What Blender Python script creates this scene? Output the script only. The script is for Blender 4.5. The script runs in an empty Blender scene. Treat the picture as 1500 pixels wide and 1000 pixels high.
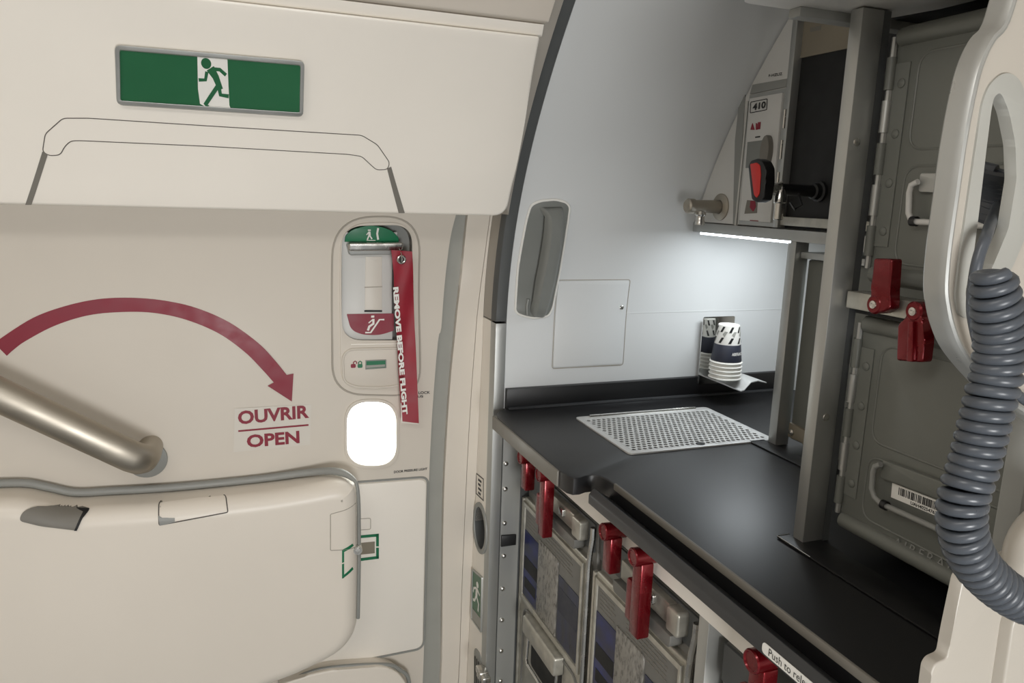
import bpy, bmesh, math, random
from mathutils import Vector, Matrix
from mathutils.geometry import tessellate_polygon
random.seed(4)
SC = bpy.context.scene
COL = SC.collection
# ------------------------------------------------------------------ camera
F = 1110.0
YAW, PIT, ROL = math.radians(20.9), math.radians(10.9), math.radians(1.95)
cy, sy = math.cos(YAW), math.sin(YAW)
FW = Vector((sy*math.cos(PIT), cy*math.cos(PIT), -math.sin(PIT)))
R0 = Vector((cy, -sy, 0)); U0 = R0.cross(FW)
RT = math.cos(ROL)*R0 + math.sin(ROL)*U0
UP = -math.sin(ROL)*R0 + math.cos(ROL)*U0
CAM = Vector((0, 0, 1.60))
cd = bpy.data.cameras.new('camera'); cam = bpy.data.objects.new('camera', cd); COL.objects.link(cam)
cd.sensor_width = 36; cd.lens = F/1500*36; cd.clip_start = .02
m = Matrix((RT, UP, -FW)).transposed().to_4x4(); m.translation = CAM
cam.matrix_world = m
SC.camera = cam
# ------------------------------------------------------------------ light
wd = bpy.data.worlds.new('world'); SC.world = wd; wd.use_nodes = True
wd.node_tree.nodes['Background'].inputs[0].default_value = (1, .95, .88, 1)
wd.node_tree.nodes['Background'].inputs[1].default_value = .15
SC.view_settings.view_transform = 'Standard'
SC.view_settings.look = 'None'
SC.view_settings.exposure = -0.08
SC.view_settings.gamma = 1
SC.view_settings.use_curve_mapping = False
def area(name, loc, aim, sx, sy_, power, col):
    l = bpy.data.lights.new(name, 'AREA'); l.shape = 'RECTANGLE'; l.size = sx; l.size_y = sy_
    l.energy = power; l.color = col
    o = bpy.data.objects.new(name, l); COL.objects.link(o); o.location = loc
    o.rotation_euler = (Vector(aim)-Vector(loc)).to_track_quat('-Z', 'Y').to_euler()
    return o
area('ceiling_lamp_light', (-.45, .18, 2.12), (-.3, 1.3, 1.0), 1.0, .22, 6.5, (1, .995, .985))
area('added_aisle_light', (.12, -1.26, .95), (.15, 1.6, .95), .7, .7, 32, (.99, 1, 1))  # main light added low behind the camera, no known fixture there
area('shelf_lamp_light', (1.15, 1.36, 1.522), (1.15, 1.40, 1.0), .26, .10, 1.55, (.90, .96, 1.0))

# ------------------------------------------------------------------ pixel geometry and surfaces
def ray(px, py):
    return ((px-750)*RT - (py-500)*UP + F*FW).normalized()
def PR(z):                                  # cabin side profile: y of the lining at height z
    if z <= 1.3: return 1.576
    if z <= 2.0: return 1.576 - .722*(z-1.3)**2
    return 1.222 - 1.011*(z-2.0)*1.1
class Fus:                                  # curved fuselage side, u = x, v = z, d towards the cabin
    curved = True
    def __init__(s, off=0): s.off = off
    def o(s, v): return s.off(v) if callable(s.off) else s.off
    def p(s, u, v, d=0): return Vector((u, PR(v)+s.o(v)-d, v))
    def px(s, a, b, d=0):
        r = ray(a, b); t = 1.6/r.y
        for _ in range(60): z = CAM.z+t*r.z; t = (PR(z)+s.o(z)-d)/r.y*.6 + t*.4
        q = CAM+t*r; return (q.x, q.z)
class Shell:                                # the outer face of a finished shell: u = x, v = z, d off its surface
    curved = 'both'
    def __init__(s, ob):
        from mathutils.bvhtree import BVHTree
        me = ob.data; org = Vector(ob['_w'])
        s.t = BVHTree.FromPolygons([v.co+org for v in me.vertices], [list(p.vertices) for p in me.polygons])
    def p(s, u, v, d=0):
        h = s.t.ray_cast(Vector((u, 0, v)), Vector((0, 1, 0)))
        if h[0] is None: h = s.t.find_nearest(Vector((u, 1.6, v)))
        n = h[1] if h[1].y < 0 else -h[1]
        return h[0]+n*d
    def px(s, a, b, d=0):
        r = ray(a, b); h = s.t.ray_cast(CAM, r)
        q = h[0] if h[0] is not None else s.t.find_nearest(CAM+r*1.6)[0]
        return (q.x, q.z)
class PX:                                   # plane facing -x, u = -y, v = z
    curved = False
    def __init__(s, x): s.x = x
    def p(s, u, v, d=0): return Vector((s.x-d, -u, v))
    def px(s, a, b, d=0):
        r = ray(a, b); t = (s.x-d)/r.x; q = CAM+t*r; return (-q.y, q.z)
class PY:                                   # plane facing -y, u = x, v = z
    curved = False
    def __init__(s, y): s.y = y
    def p(s, u, v, d=0): return Vector((u, s.y-d, v))
    def px(s, a, b, d=0):
        r = ray(a, b); t = (s.y-d)/r.y; q = CAM+t*r; return (q.x, q.z)
class PZ:                                   # plane facing up, u = x, v = y
    curved = False
    def __init__(s, z): s.z = z
    def p(s, u, v, d=0): return Vector((u, v, s.z+d))
    def px(s, a, b, d=0):
        r = ray(a, b); t = (s.z+d-CAM.z)/r.z; q = CAM+t*r; return (q.x, q.y)
def Q(S, pts, d=0): return [S.px(a, b, d) for a, b in pts]
def rnd(pts, r, n=6):                       # round polygon corners
    out = []; N = len(pts)
    for i in range(N):
        rr = r[i] if isinstance(r, (list, tuple)) else r
        p = Vector(pts[i]); a = Vector(pts[i-1]); b = Vector(pts[(i+1) % N])
        if rr <= 0: out.append(tuple(p)); continue
        da, db = (a-p), (b-p); la, lb = da.length, db.length
        if la < 1e-9 or lb < 1e-9: out.append(tuple(p)); continue
        da /= la; db /= lb
        k = min(rr, la*.49, lb*.49)
        for j in range(n+1):
            t = j/n
            out.append(tuple((1-t)**2*(p+da*k) + 2*t*(1-t)*p + t*t*(p+db*k)))
    return out
def ell(cx, cy_, rx, ry, n=28, a0=0):
    return [(cx+rx*math.cos(a0+2*math.pi*i/n), cy_+ry*math.sin(a0+2*math.pi*i/n)) for i in range(n)]
def catmull(pts, n=8):
    P = [Vector(p) for p in pts]; out = []
    for i in range(len(P)-1):
        p0 = P[i-1] if i else P[0]*2-P[1]; p1, p2 = P[i], P[i+1]
        p3 = P[i+2] if i+2 < len(P) else P[-1]*2-P[-2]
        for j in range(n):
            t = j/n
            out.append(.5*((2*p1)+(p2-p0)*t+(2*p0-5*p1+4*p2-p3)*t*t+(3*p1-p0-3*p2+p3)*t**3))
    out.append(P[-1]); return out
def area2(pts): return sum(pts[i-1][0]*pts[i][1]-pts[i][0]*pts[i-1][1] for i in range(len(pts)))
def resamp(pts, n, start=None):
    """closed polygon sampled at n rays about its centroid"""
    cx = sum(p[0] for p in pts)/len(pts); cy_ = sum(p[1] for p in pts)/len(pts)
    return cx, cy_
# ------------------------------------------------------------------ mesh builder
class MB:
    def __init__(s): s.b = bmesh.new()
    def _merge(s, b2):
        me = bpy.data.meshes.new('t'); b2.to_mesh(me); b2.free(); s.b.from_mesh(me); bpy.data.meshes.remove(me); return s
    def slab(s, S, poly, d0, d1, bev=0, seg=2, holes=(), step=.02):
        b = bmesh.new()
        if area2(poly) < 0: poly = poly[::-1]
        if holes:
            loops = [[Vector((p[0], p[1], 0)) for p in poly]]
            for h in holes:
                if area2(h) > 0: h = h[::-1]
                loops.append([Vector((p[0], p[1], 0)) for p in h])
            flat = [p for l in loops for p in l]
            vs = [b.verts.new(p) for p in flat]
            for t in tessellate_polygon(loops):
                try: b.faces.new([vs[i] for i in t])
                except ValueError: pass
            bmesh.ops.recalc_face_normals(b, faces=b.faces)
            if sum(f.normal.z for f in b.faces) < 0: bmesh.ops.reverse_faces(b, faces=b.faces)
        else:
            vs = [b.verts.new((p[0], p[1], 0)) for p in poly]
            b.faces.new(vs)
        b.normal_update()
        top = list(b.faces)
        # duplicate bottom
        r = bmesh.ops.duplicate(b, geom=list(b.verts)+list(b.edges)+list(b.faces))
        vmap = r['vert_map']
        bot = [g for g in r['geom'] if isinstance(g, bmesh.types.BMFace)]
        bots = set(v for f in bot for v in f.verts)
        for v in bots: v.co.z = -1.0
        bmesh.ops.reverse_faces(b, faces=bot)
        topE = [e for f in top for e in f.edges if len([g for g in e.link_faces]) == 1]
        topE = list(dict.fromkeys(topE))
        for e in topE:
            f = e.link_faces[0]
            l = [l for l in f.loops if l.edge == e][0]
            v0, v1 = l.vert, l.link_loop_next.vert
            w0, w1 = vmap[v0], vmap[v1]
            b.faces.new((v1, v0, w0, w1))
        th = abs(d1-d0)
        for v in b.verts: v.co.z = d1 if v.co.z > -.5 else d0
        if bev > 0:
            bmesh.ops.bevel(b, geom=topE, offset=bev, segments=seg, profile=.5, affect='EDGES', clamp_overlap=True)
        if S.curved == 'both':
            for ax in (0, 1):
                a0 = min(v.co[ax] for v in b.verts); a1 = max(v.co[ax] for v in b.verts); st = .005 if ax == 0 else .0012; z = a0+st
                no = (1, 0, 0) if ax == 0 else (0, 1, 0)
                while z < a1-.0005:
                    bmesh.ops.bisect_plane(b, geom=list(b.verts)+list(b.edges)+list(b.faces), plane_co=(z, z, 0), plane_no=no, dist=1e-6); z += st
        elif S.curved:
            vmin = min(v.co.y for v in b.verts); vmax = max(v.co.y for v in b.verts)
            z = math.ceil((vmin+.004)/step)*step
            while z < vmax-.003:
                if z > 1.28: bmesh.ops.bisect_plane(b, geom=list(b.verts)+list(b.edges)+list(b.faces), plane_co=(0, z, 0), plane_no=(0, 1, 0), dist=1e-5)
                z += step
        for v in b.verts: v.co = S.p(v.co.x, v.co.y, v.co.z)
        bmesh.ops.recalc_face_normals(b, faces=b.faces)
        return s._merge(b)
    def pillow(s, S, poly, D, r, seg=10):   # bulging cover with a fully rounded shoulder
        if area2(poly) < 0: poly = poly[::-1]
        P = [Vector(p) for p in poly]; N = len(P); nr = []
        for i in range(N):
            t = (P[(i+1) % N]-P[i-1]).normalized(); nr.append(Vector((-t.y, t.x)))
        for _ in range(14): nr = [(nr[i-1]+nr[i]*2+nr[(i+1) % N]).normalized() for i in range(N)]
        b = bmesh.new(); rings = [[b.verts.new(S.p(p.x, p.y, .001)) for p in P]]
        for k in range(seg+1):
            a = math.pi/2*k/seg; off = r*(1-math.cos(a)); d = D-r+r*math.sin(a)
            rings.append([b.verts.new(S.p(p.x+n.x*off, p.y+n.y*off, d)) for p, n in zip(P, nr)])
        for A, B in zip(rings, rings[1:]):
            for i in range(N): b.faces.new((A[i], A[(i+1) % N], B[(i+1) % N], B[i]))
        for off in (r+.002, r+.004): rings.append([b.verts.new(S.p(p.x+n.x*off, p.y+n.y*off, D)) for p, n in zip(P, nr)])
        for A, B in zip(rings[-3:], rings[-2:]):
            for i in range(N): b.faces.new((A[i], A[(i+1) % N], B[(i+1) % N], B[i]))
        b.faces.new(rings[-1]); bmesh.ops.triangulate(b, faces=[f for f in b.faces if len(f.verts) > 4])
        bmesh.ops.recalc_face_normals(b, faces=b.faces)
        return s._merge(b)
    def ring(s, S, outer, inner, d0, d1, bev=0, seg=2, step=.02):
        return s.slab(S, outer, d0, d1, bev, seg, holes=[inner], step=step)
    def box(s, lo, hi, bev=0, seg=2):
        b = bmesh.new(); bmesh.ops.create_cube(b, size=1)
        for v in b.verts:
            v.co = Vector([lo[i] if v.co[i] < 0 else hi[i] for i in range(3)])
        if bev: bmesh.ops.bevel(b, geom=list(b.edges), offset=bev, segments=seg, profile=.5, affect='EDGES')
        return s._merge(b)
    def tube(s, pts, r, n=12, cap=True, flat=1.0, up=None):
        b = bmesh.new(); P = [Vector(p) for p in pts]; rings = []; prev = None
        for i, p in enumerate(P):
            t = (P[min(i+1, len(P)-1)]-P[max(i-1, 0)]).normalized()
            if prev is None:
                a = Vector(up) if up else Vector((0, 0, 1))
                if abs(t.dot(a)) > .95: a = Vector((1, 0, 0))
                x = (a-t*a.dot(t)).normalized()
            else: x = (prev-t*prev.dot(t)).normalized()
            prev = x; y = t.cross(x); rr = r[i] if isinstance(r, (list, tuple)) else r
            rings.append([b.verts.new(p+rr*(math.cos(2*math.pi*k/n)*x+flat*math.sin(2*math.pi*k/n)*y)) for k in range(n)])
        for i in range(len(rings)-1):
            for k in range(n): b.faces.new((rings[i][k], rings[i][(k+1) % n], rings[i+1][(k+1) % n], rings[i+1][k]))
        if cap: b.faces.new(rings[0][::-1]); b.faces.new(rings[-1])
        bmesh.ops.recalc_face_normals(b, faces=b.faces)
        return s._merge(b)
    def loop(s, pts, r, n=8):               # closed tube
        P = [Vector(p) for p in pts]; N = len(P); b = bmesh.new(); rings = []; prev = None
        for i, p in enumerate(P):
            t = (P[(i+1) % N]-P[i-1]).normalized()
            if prev is None:
                a = Vector((0, 0, 1)) if abs(t.z) < .9 else Vector((1, 0, 0))
                x = (a-t*a.dot(t)).normalized()
            else: x = (prev-t*prev.dot(t)).normalized()
            prev = x; y = t.cross(x)
            rings.append([b.verts.new(p+r*(math.cos(2*math.pi*k/n)*x+math.sin(2*math.pi*k/n)*y)) for k in range(n)])
        for i in range(N):
            j = (i+1) % N
            off = 0
            if j == 0:
                off = min(range(n), key=lambda o: (rings[i][0].co-rings[0][o].co).length)
            for k in range(n): b.faces.new((rings[i][k], rings[i][(k+1) % n], rings[j][(k+1+off) % n], rings[j][(k+off) % n]))
        bmesh.ops.recalc_face_normals(b, faces=b.faces)
        return s._merge(b)
    def lathe(s, base, axis, prof, n=24):   # prof: (distance along axis, radius)
        ax = Vector(axis).normalized(); a = Vector((0, 0, 1)) if abs(ax.z) < .9 else Vector((1, 0, 0))
        x = (a-ax*a.dot(ax)).normalized(); y = ax.cross(x); base = Vector(base)
        b = bmesh.new(); rings = []
        for h, r in prof:
            if r < 1e-6: rings.append([b.verts.new(base+ax*h)])
            else: rings.append([b.verts.new(base+ax*h+r*(math.cos(2*math.pi*k/n)*x+math.sin(2*math.pi*k/n)*y)) for k in range(n)])
        for A, B in zip(rings, rings[1:]):
            for k in range(n):
                if len(A) == 1 and len(B) == 1: continue
                if len(A) == 1: b.faces.new((A[0], B[(k+1) % n], B[k]))
                elif len(B) == 1: b.faces.new((A[k], A[(k+1) % n], B[0]))
                else: b.faces.new((A[k], A[(k+1) % n], B[(k+1) % n], B[k]))
        bmesh.ops.recalc_face_normals(b, faces=b.faces)
        return s._merge(b)
    def dome(s, S, u, v, r, h, d=0, n=14):
        base = S.p(u, v, d); ax = (S.p(u, v, d+.01)-base).normalized()
        return s.lathe(base, ax, [(0, r), (h*.5, r*.92), (h*.85, r*.6), (h, 0)], n)
    def strip(s, A, B, th=None):            # ruled ribbon between two 3-D polylines, solid by thickness vector
        b = bmesh.new(); th = Vector(th) if th is not None else Vector((0, .004, 0))
        L = [[b.verts.new(p) for p in A], [b.verts.new(p) for p in B], [b.verts.new(p+th) for p in B], [b.verts.new(p+th) for p in A]]
        n = len(A)
        for i in range(n-1):
            for k in range(4): b.faces.new((L[k][i], L[(k+1) % 4][i], L[(k+1) % 4][i+1], L[k][i+1]))
        b.faces.new([L[k][0] for k in range(4)]); b.faces.new([L[k][-1] for k in range(4)])
        bmesh.ops.recalc_face_normals(b, faces=b.faces)
        return s._merge(b)
    def text(s, S, txt, o, ux, uy, d=.0006, bold=.02, th=.0003, spacing=1.0):
        """o, ux, uy in surface coordinates: lower left corner, lower right corner, upper left corner"""
        cu = bpy.data.curves.new('t', 'FONT'); cu.body = txt; cu.offset = bold; cu.resolution_u = 3; cu.space_character = spacing
        ob = bpy.data.objects.new('t', cu); COL.objects.link(ob)
        dg = bpy.context.evaluated_depsgraph_get(); me = bpy.data.meshes.new_from_object(ob.evaluated_get(dg))
        bpy.data.objects.remove(ob); bpy.data.curves.remove(cu)
        xs = [v.co.x for v in me.vertices]; ys = [v.co.y for v in me.vertices]
        if xs:
            x0, x1, y0, y1 = min(xs), max(xs), min(ys), max(ys)
            for v in me.vertices:
                a = (v.co.x-x0)/max(x1-x0, 1e-6); c = (v.co.y-y0)/max(y1-y0, 1e-6)
                u = o[0]+a*(ux[0]-o[0])+c*(uy[0]-o[0]); w = o[1]+a*(ux[1]-o[1])+c*(uy[1]-o[1])
                v.co = S.p(u, w, d)
            s.b.from_mesh(me)
        bpy.data.meshes.remove(me); return s
    def textpx(s, S, txt, bl, br, tl, d=.0006, **k): return s.text(S, txt, S.px(*bl, d), S.px(*br, d), S.px(*tl, d), d, **k)
    def decal(s, S, poly, d=.0004): return s.slab(S, poly, d-.0003, d)
    def done(s, name, mat, parent=None, label=None, cat=None, group=None, kind=None, smooth=True):
        me = bpy.data.meshes.new(name)
        bs = [v.co for v in s.b.verts]
        if parent is None:
            lo = Vector([min(c[i] for c in bs) for i in range(3)]); hi = Vector([max(c[i] for c in bs) for i in range(3)])
            org = Vector(((lo.x+hi.x)/2, (lo.y+hi.y)/2, lo.z))
        else:
            org = Vector(parent.get('_w', (0, 0, 0)))
        for v in s.b.verts: v.co -= org
        s.b.to_mesh(me); s.b.free()
        if smooth:
            me.shade_smooth(); me.set_sharp_from_angle(angle=math.radians(38))
        me.materials.append(mat)
        o = bpy.data.objects.new(name, me); COL.objects.link(o)
        if parent is not None: o.parent = parent; o['_w'] = tuple(org)
        else: o.location = org; o['_w'] = tuple(org)
        ALL.append(o)
        if label: o['label'] = label
        if cat: o['category'] = cat
        if group: o['group'] = group
        if kind: o['kind'] = kind
        return o
ALL = []
def thing(name, loc, label, cat, group=None):
    o = bpy.data.objects.new(name, None); COL.objects.link(o); o.location = loc; o.empty_display_size = .03
    o['label'] = label; o['category'] = cat; o['_w'] = tuple(loc)
    if group: o['group'] = group
    ALL.append(o); return o
# ------------------------------------------------------------------ materials
def mat(name, col, rough=.5, metal=0, spec=.5, noise=0, nscale=30, bump=0, bscale=200, coat=0, stretch=None, emit=None, es=0):
    m = bpy.data.materials.new(name); m.use_nodes = True; nt = m.node_tree; b = nt.nodes['Principled BSDF']
    def lin(c): return tuple((x/255/12.92 if x/255 <= .04045 else ((x/255+.055)/1.055)**2.4) for x in c)
    c = lin(col)+(1,)
    b.inputs['Base Color'].default_value = c; b.inputs['Roughness'].default_value = rough
    b.inputs['Metallic'].default_value = metal; b.inputs['Specular IOR Level'].default_value = spec
    if coat: b.inputs['Coat Weight'].default_value = coat; b.inputs['Coat Roughness'].default_value = .1
    if emit: b.inputs['Emission Color'].default_value = lin(emit)+(1,); b.inputs['Emission Strength'].default_value = es
    tc = nt.nodes.new('ShaderNodeTexCoord'); mp = nt.nodes.new('ShaderNodeMapping')
    nt.links.new(tc.outputs['Object'], mp.inputs[0])
    if stretch: mp.inputs['Scale'].default_value = stretch
    if noise:
        n = nt.nodes.new('ShaderNodeTexNoise'); n.inputs['Scale'].default_value = nscale; n.inputs['Detail'].default_value = 5
        nt.links.new(mp.outputs[0], n.inputs[0])
        mx = nt.nodes.new('ShaderNodeMix'); mx.data_type = 'RGBA'
        rr = nt.nodes.new('ShaderNodeMapRange'); rr.inputs[1].default_value = .3; rr.inputs[2].default_value = .7
        nt.links.new(n.outputs['Fac'], rr.inputs[0]); nt.links.new(rr.outputs[0], mx.inputs[0])
        mx.inputs[6].default_value = tuple(x*(1-noise) for x in c[:3])+(1,)
        mx.inputs[7].default_value = tuple(min(1, x*(1+noise)) for x in c[:3])+(1,)
        nt.links.new(mx.outputs[2], b.inputs['Base Color'])
        r2 = nt.nodes.new('ShaderNodeMapRange'); r2.inputs[1].default_value = .3; r2.inputs[2].default_value = .7
        r2.inputs[3].default_value = max(0.03, rough-.08); r2.inputs[4].default_value = min(1, rough+.08)
        nt.links.new(n.outputs['Fac'], r2.inputs[0]); nt.links.new(r2.outputs[0], b.inputs['Roughness'])
    if bump:
        n = nt.nodes.new('ShaderNodeTexNoise'); n.inputs['Scale'].default_value = bscale; n.inputs['Detail'].default_value = 3
        nt.links.new(mp.outputs[0], n.inputs[0]); bp = nt.nodes.new('ShaderNodeBump')
        bp.inputs['Strength'].default_value = bump; bp.inputs['Distance'].default_value = .001
        nt.links.new(n.outputs['Fac'], bp.inputs['Height']); nt.links.new(bp.outputs[0], b.inputs['Normal'])
    return m
M = dict(
 lining=mat('lining', (212, 204, 192), .5, noise=.015, nscale=4),
 panel=mat('panel_plastic', (242, 236, 226), .38, noise=.012, nscale=4),
 ceiling=mat('ceiling_plastic', (214, 205, 193), .5, noise=.01, nscale=4),
 bustle=mat('bustle_plastic', (230, 222, 210), .38, noise=.015, nscale=3),
 taupe=mat('taupe_trim', (168, 162, 153), .5, noise=.02, nscale=9),
 groove=mat('rubber_seal', (158, 158, 151), .55, noise=.03, nscale=20),
 line=mat('panel_gap', (95, 90, 84), .7, noise=.05, nscale=20),
 softline=mat('soft_gap', (170, 163, 152), .6, noise=.03, nscale=20),
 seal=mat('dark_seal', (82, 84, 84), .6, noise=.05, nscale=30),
 wall=mat('white_wall', (216, 218, 218), .38, noise=.012, nscale=3),
 whitep=mat('white_plastic', (205, 204, 200), .4, noise=.015, nscale=10),
 greytrim=mat('grey_trim', (142, 143, 139), .45, noise=.03, nscale=20),
 greyplastic=mat('grey_plastic', (126, 128, 124), .38, noise=.03, nscale=15),
 pocket=mat('grey_pocket', (118, 114, 106), .5, noise=.03, nscale=15),
 alu=mat('brushed_aluminium', (186, 186, 182), .36, metal=1, noise=.07, nscale=26, stretch=(1, 1, .06)),
 alup=mat('matt_aluminium', (180, 181, 178), .42, metal=.7, noise=.05, nscale=18, stretch=(1, 1, .1)),
 steel=mat('stainless_steel', (205, 203, 198), .25, metal=1, noise=.06, nscale=40),
 worn=mat('worn_cart_metal', (182, 179, 169), .38, metal=.6, noise=.16, nscale=45, bump=.35, bscale=120),
 wornp=mat('worn_grey_panel', (122, 121, 117), .5, metal=.35, noise=.12, nscale=30, bump=.2, bscale=90),
 nickel=mat('satin_nickel', (176, 169, 157), .46, metal=1, noise=.05, nscale=20, stretch=(.1, 1, 1)),
 black=mat('black_worktop', (20, 20, 22), .40, spec=.75, nscale=5),
 blackedge=mat('charcoal_edge', (52, 53, 55), .38, noise=.06, nscale=14),
 blackm=mat('black_plastic', (22, 22, 23), .4, noise=.1, nscale=20),
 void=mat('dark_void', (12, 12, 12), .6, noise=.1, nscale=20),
 red=mat('red_anodised', (112, 8, 20), .27, metal=.6, noise=.06, nscale=40, coat=.4),
 redp=mat('red_decal', (132, 20, 44), .45, noise=.04, nscale=30),
 redr=mat('red_ribbon', (146, 24, 42), .5, noise=.12, nscale=22),
 redl=mat('red_lever', (196, 40, 34), .4, noise=.03, nscale=30),
 green=mat('green_decal', (18, 112, 74), .45, noise=.03, nscale=30),
 greens=mat('green_sign', (34, 98, 62), .35, noise=.06, nscale=9),
 white=mat('white_decal', (236, 234, 228), .45, noise=.01, nscale=20),
 stick=mat('pale_sticker', (214, 208, 198), .4, noise=.01, nscale=20),
 ink=mat('black_ink', (28, 28, 28), .5, noise=.05, nscale=20),
 cont=mat('grey_container_paint', (112, 114, 108), .42, noise=.03, nscale=9, bump=.05, bscale=300),
 beige=mat('beige_board', (132, 124, 108), .5, noise=.08, nscale=14),
 cable=mat('grey_cable', (76, 81, 88), .34, noise=.03, nscale=30),
 cream=mat('cream_plastic', (186, 180, 170), .35, noise=.01, nscale=8),
 cream2=mat('frame_lining', (220, 212, 200), .42, noise=.012, nscale=5),
 edgemetal=mat('edge_aluminium', (176, 177, 174), .34, metal=.5, noise=.03, nscale=20),
 rimgrey=mat('rim_grey', (172, 172, 166), .42, noise=.02, nscale=14),
 cup=mat('white_paper', (238, 236, 230), .5, noise=.01, nscale=40),
 navy=mat('navy_print', (42, 45, 58), .5, noise=.04, nscale=40),
 mirror=mat('polished_steel', (222, 222, 220), .07, metal=1, noise=.02, nscale=30),
 tray=mat('satin_tray', (214, 214, 212), .40, metal=.35, noise=.04, nscale=30),
 floor=mat('pale_floor', (148, 152, 156), .9, noise=.2, nscale=120, bump=.6, bscale=500),
 back=mat('cabin_lining', (205, 198, 188), .5, noise=.02, nscale=5),
 frost=mat('frosted_plastic', (128, 125, 119), .3, noise=.5, nscale=150, bump=.6, bscale=140, stretch=(1, 1, .5)),
 blue=mat('blue_placard', (26, 32, 76), .35, noise=.97, nscale=26, stretch=(1, .6, 1)),
 bluedark=mat('dark_blue_placard', (32, 37, 58), .35, noise=.85, nscale=60, bump=.4, bscale=80, stretch=(1, 1, .35)),
 led=mat('led_strip', (255, 255, 255), .5, emit=(235, 245, 255), es=9, noise=.005),
 daylight=mat('daylight_pane', (255, 255, 255), .3, emit=(250, 255, 250), es=5.5, noise=.002),
 lamp=mat('lamp_diffuser', (255, 250, 240), .5, emit=(255, 246, 236), es=1.2, noise=.002),
)
def C2(pts): return pts
def linepath(S, pts, d, per=.012, closed=False):
    out = []; n = len(pts)
    for i in range(n if closed else n-1):
        a, b = Vector(pts[i]), Vector(pts[(i+1) % n]); k = max(1, int((b-a).length/per))
        for j in range(k): q = a.lerp(b, j/k); out.append(S.p(q.x, q.y, d))
    if not closed: out.append(S.p(pts[-1][0], pts[-1][1], d))
    return out
def bez(lo, hi): return lo
def DO(z): return .088+.062*max(0, 1.26-z)
D = Fus(DO); W0 = Fus(0); O = Fus(-.045)
# ================================================================== SETTING
MB().box((-1.35, -1.3, -.05), (1.6, 2.2, 0)).done('floor', M['floor'], kind='structure')
MB().box((-1.35, -1.3, 2.16), (1.6, 2.2, 2.22)).done('ceiling', M['ceiling'], kind='structure')
MB().box((-1.40, -1.3, 0), (-1.35, 2.2, 2.16)).done('wall_left', M['back'], kind='structure')
MB().box((1.55, -1.3, 0), (1.60, 2.2, 2.16)).done('wall_right', M['back'], kind='structure')
MB().box((-1.35, -1.35, 0), (1.55, -1.3, 2.16)).done('wall_back', M['back'], kind='structure')
# white curved lining behind the worktop
MB().slab(W0, [(.587, 1.088), (1.55, 1.088), (1.55, 2.16), (.587, 2.16)], -.03, 0).done('wall_galley', M['wall'], kind='structure')
def ext(pts):
    P = [tuple(p) for p in catmull(pts, 3)]; P.sort(key=lambda p: p[1])
    a, b = P[-2], P[-1]; t = (1.72-b[1])/(b[1]-a[1]); top = (b[0]+(b[0]-a[0])*t, 1.72); bot = (P[0][0]-.004, 0)
    return [bot]+P+[top]
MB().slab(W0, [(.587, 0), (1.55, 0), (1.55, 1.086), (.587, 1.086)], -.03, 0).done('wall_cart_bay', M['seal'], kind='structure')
# door leaf
housing = rnd(Q(D, [(501, 331), (604, 329), (606, 498), (501, 498)]), [.045, .045, .02, .045], 8)
winp = rnd(Q(D, [(508, 588), (580, 588), (580, 681), (508, 681)]), .052, 10)
door = MB().slab(D, [(-1.35, 0)]+[(a-.0008, b) for a, b in ext(Q(D, [(667, 320), (660, 350), (652, 415), (647, 480), (642, 500), (634, 600), (629, 700), (625, 830), (621, 966)]))]+[(-1.35, 1.72)],
                 -.05, 0, holes=[housing, winp]).done('door_1', M['lining'], kind='structure')
# sealing groove and frame linings around the door
e1 = ext(Q(D, [(667, 320), (660, 350), (652, 415), (647, 480), (642, 500), (634, 600), (629, 700), (625, 830), (621, 966)]))
e2 = ext(Q(D, [(684, 320), (676, 400), (666, 480), (656, 508), (650, 580), (644, 680), (641, 780), (638, 870), (636, 966)]))
e2 = ext(Q(D, [(684, 320), (676, 400), (667, 480), (661, 540), (655, 620), (650, 720), (648, 830), (647, 966)]))
e3 = ext(Q(D, [(717, 320), (709, 380), (701, 440), (697, 480), (691, 560), (685, 660), (680, 770), (676, 870), (673, 966)]))
e4 = [(.5605, z) for z in (0, .446, .93, 1.1, 1.26, 1.45, 1.56, 1.72)]
MB().slab(Fus(lambda z: DO(z)+.012), e1+e2[::-1], -.03, 0).done('trim_1', M['groove'], kind='structure')
MB().slab(D, [(a+.0005, b) for a, b in e2]+[(a-.0006, b) for a, b in e3][::-1], -.03, .002, bev=.002).done('trim_2', M['cream2'], kind='structure')
MB().slab(D, [(a+.0006, b) for a, b in e3]+e4[::-1], -.03, .002, bev=.002).done('trim_3', M['cream2'], kind='structure')
# jamb facing the doorway, with speaker hole
J = PX(.561)
def jpoly(z0, z1, y_in, y_out, n=16):
    zs = [z0+(z1-z0)*i/n for i in range(n+1)]
    return [(-(PR(z)+y_in), z) for z in zs] + [(-(PR(z)+y_out(z)), z) for z in zs[::-1]]
hc = J.px(704, 773)
hole = ell(hc[0], hc[1], .042, .052, 32)
jam = MB().slab(J, jpoly(0, 1.318, .0, lambda z: DO(z)+.01), -.022, 0, holes=[hole]).done('trim_4', M['panel'], kind='structure')
MB().slab(J, jpoly(1.322, 2.15, .0, lambda z: DO(z)+.01), -.022, 0).done('trim_5', M['taupe'], kind='structure')
# dark seal and aluminium corner strip
MB().slab(W0, [(.5605, 1.322), (.586, 1.322), (.586, 2.15), (.5605, 2.15)], -.03, .003, bev=.002).done('trim_6', M['seal'], kind='structure')
MB().slab(W0, [(.5605, 0), (.586, 0), (.586, 1.318), (.5605, 1.318)], -.03, .003, bev=.002).done('trim_7', M['alup'], kind='structure')
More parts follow.
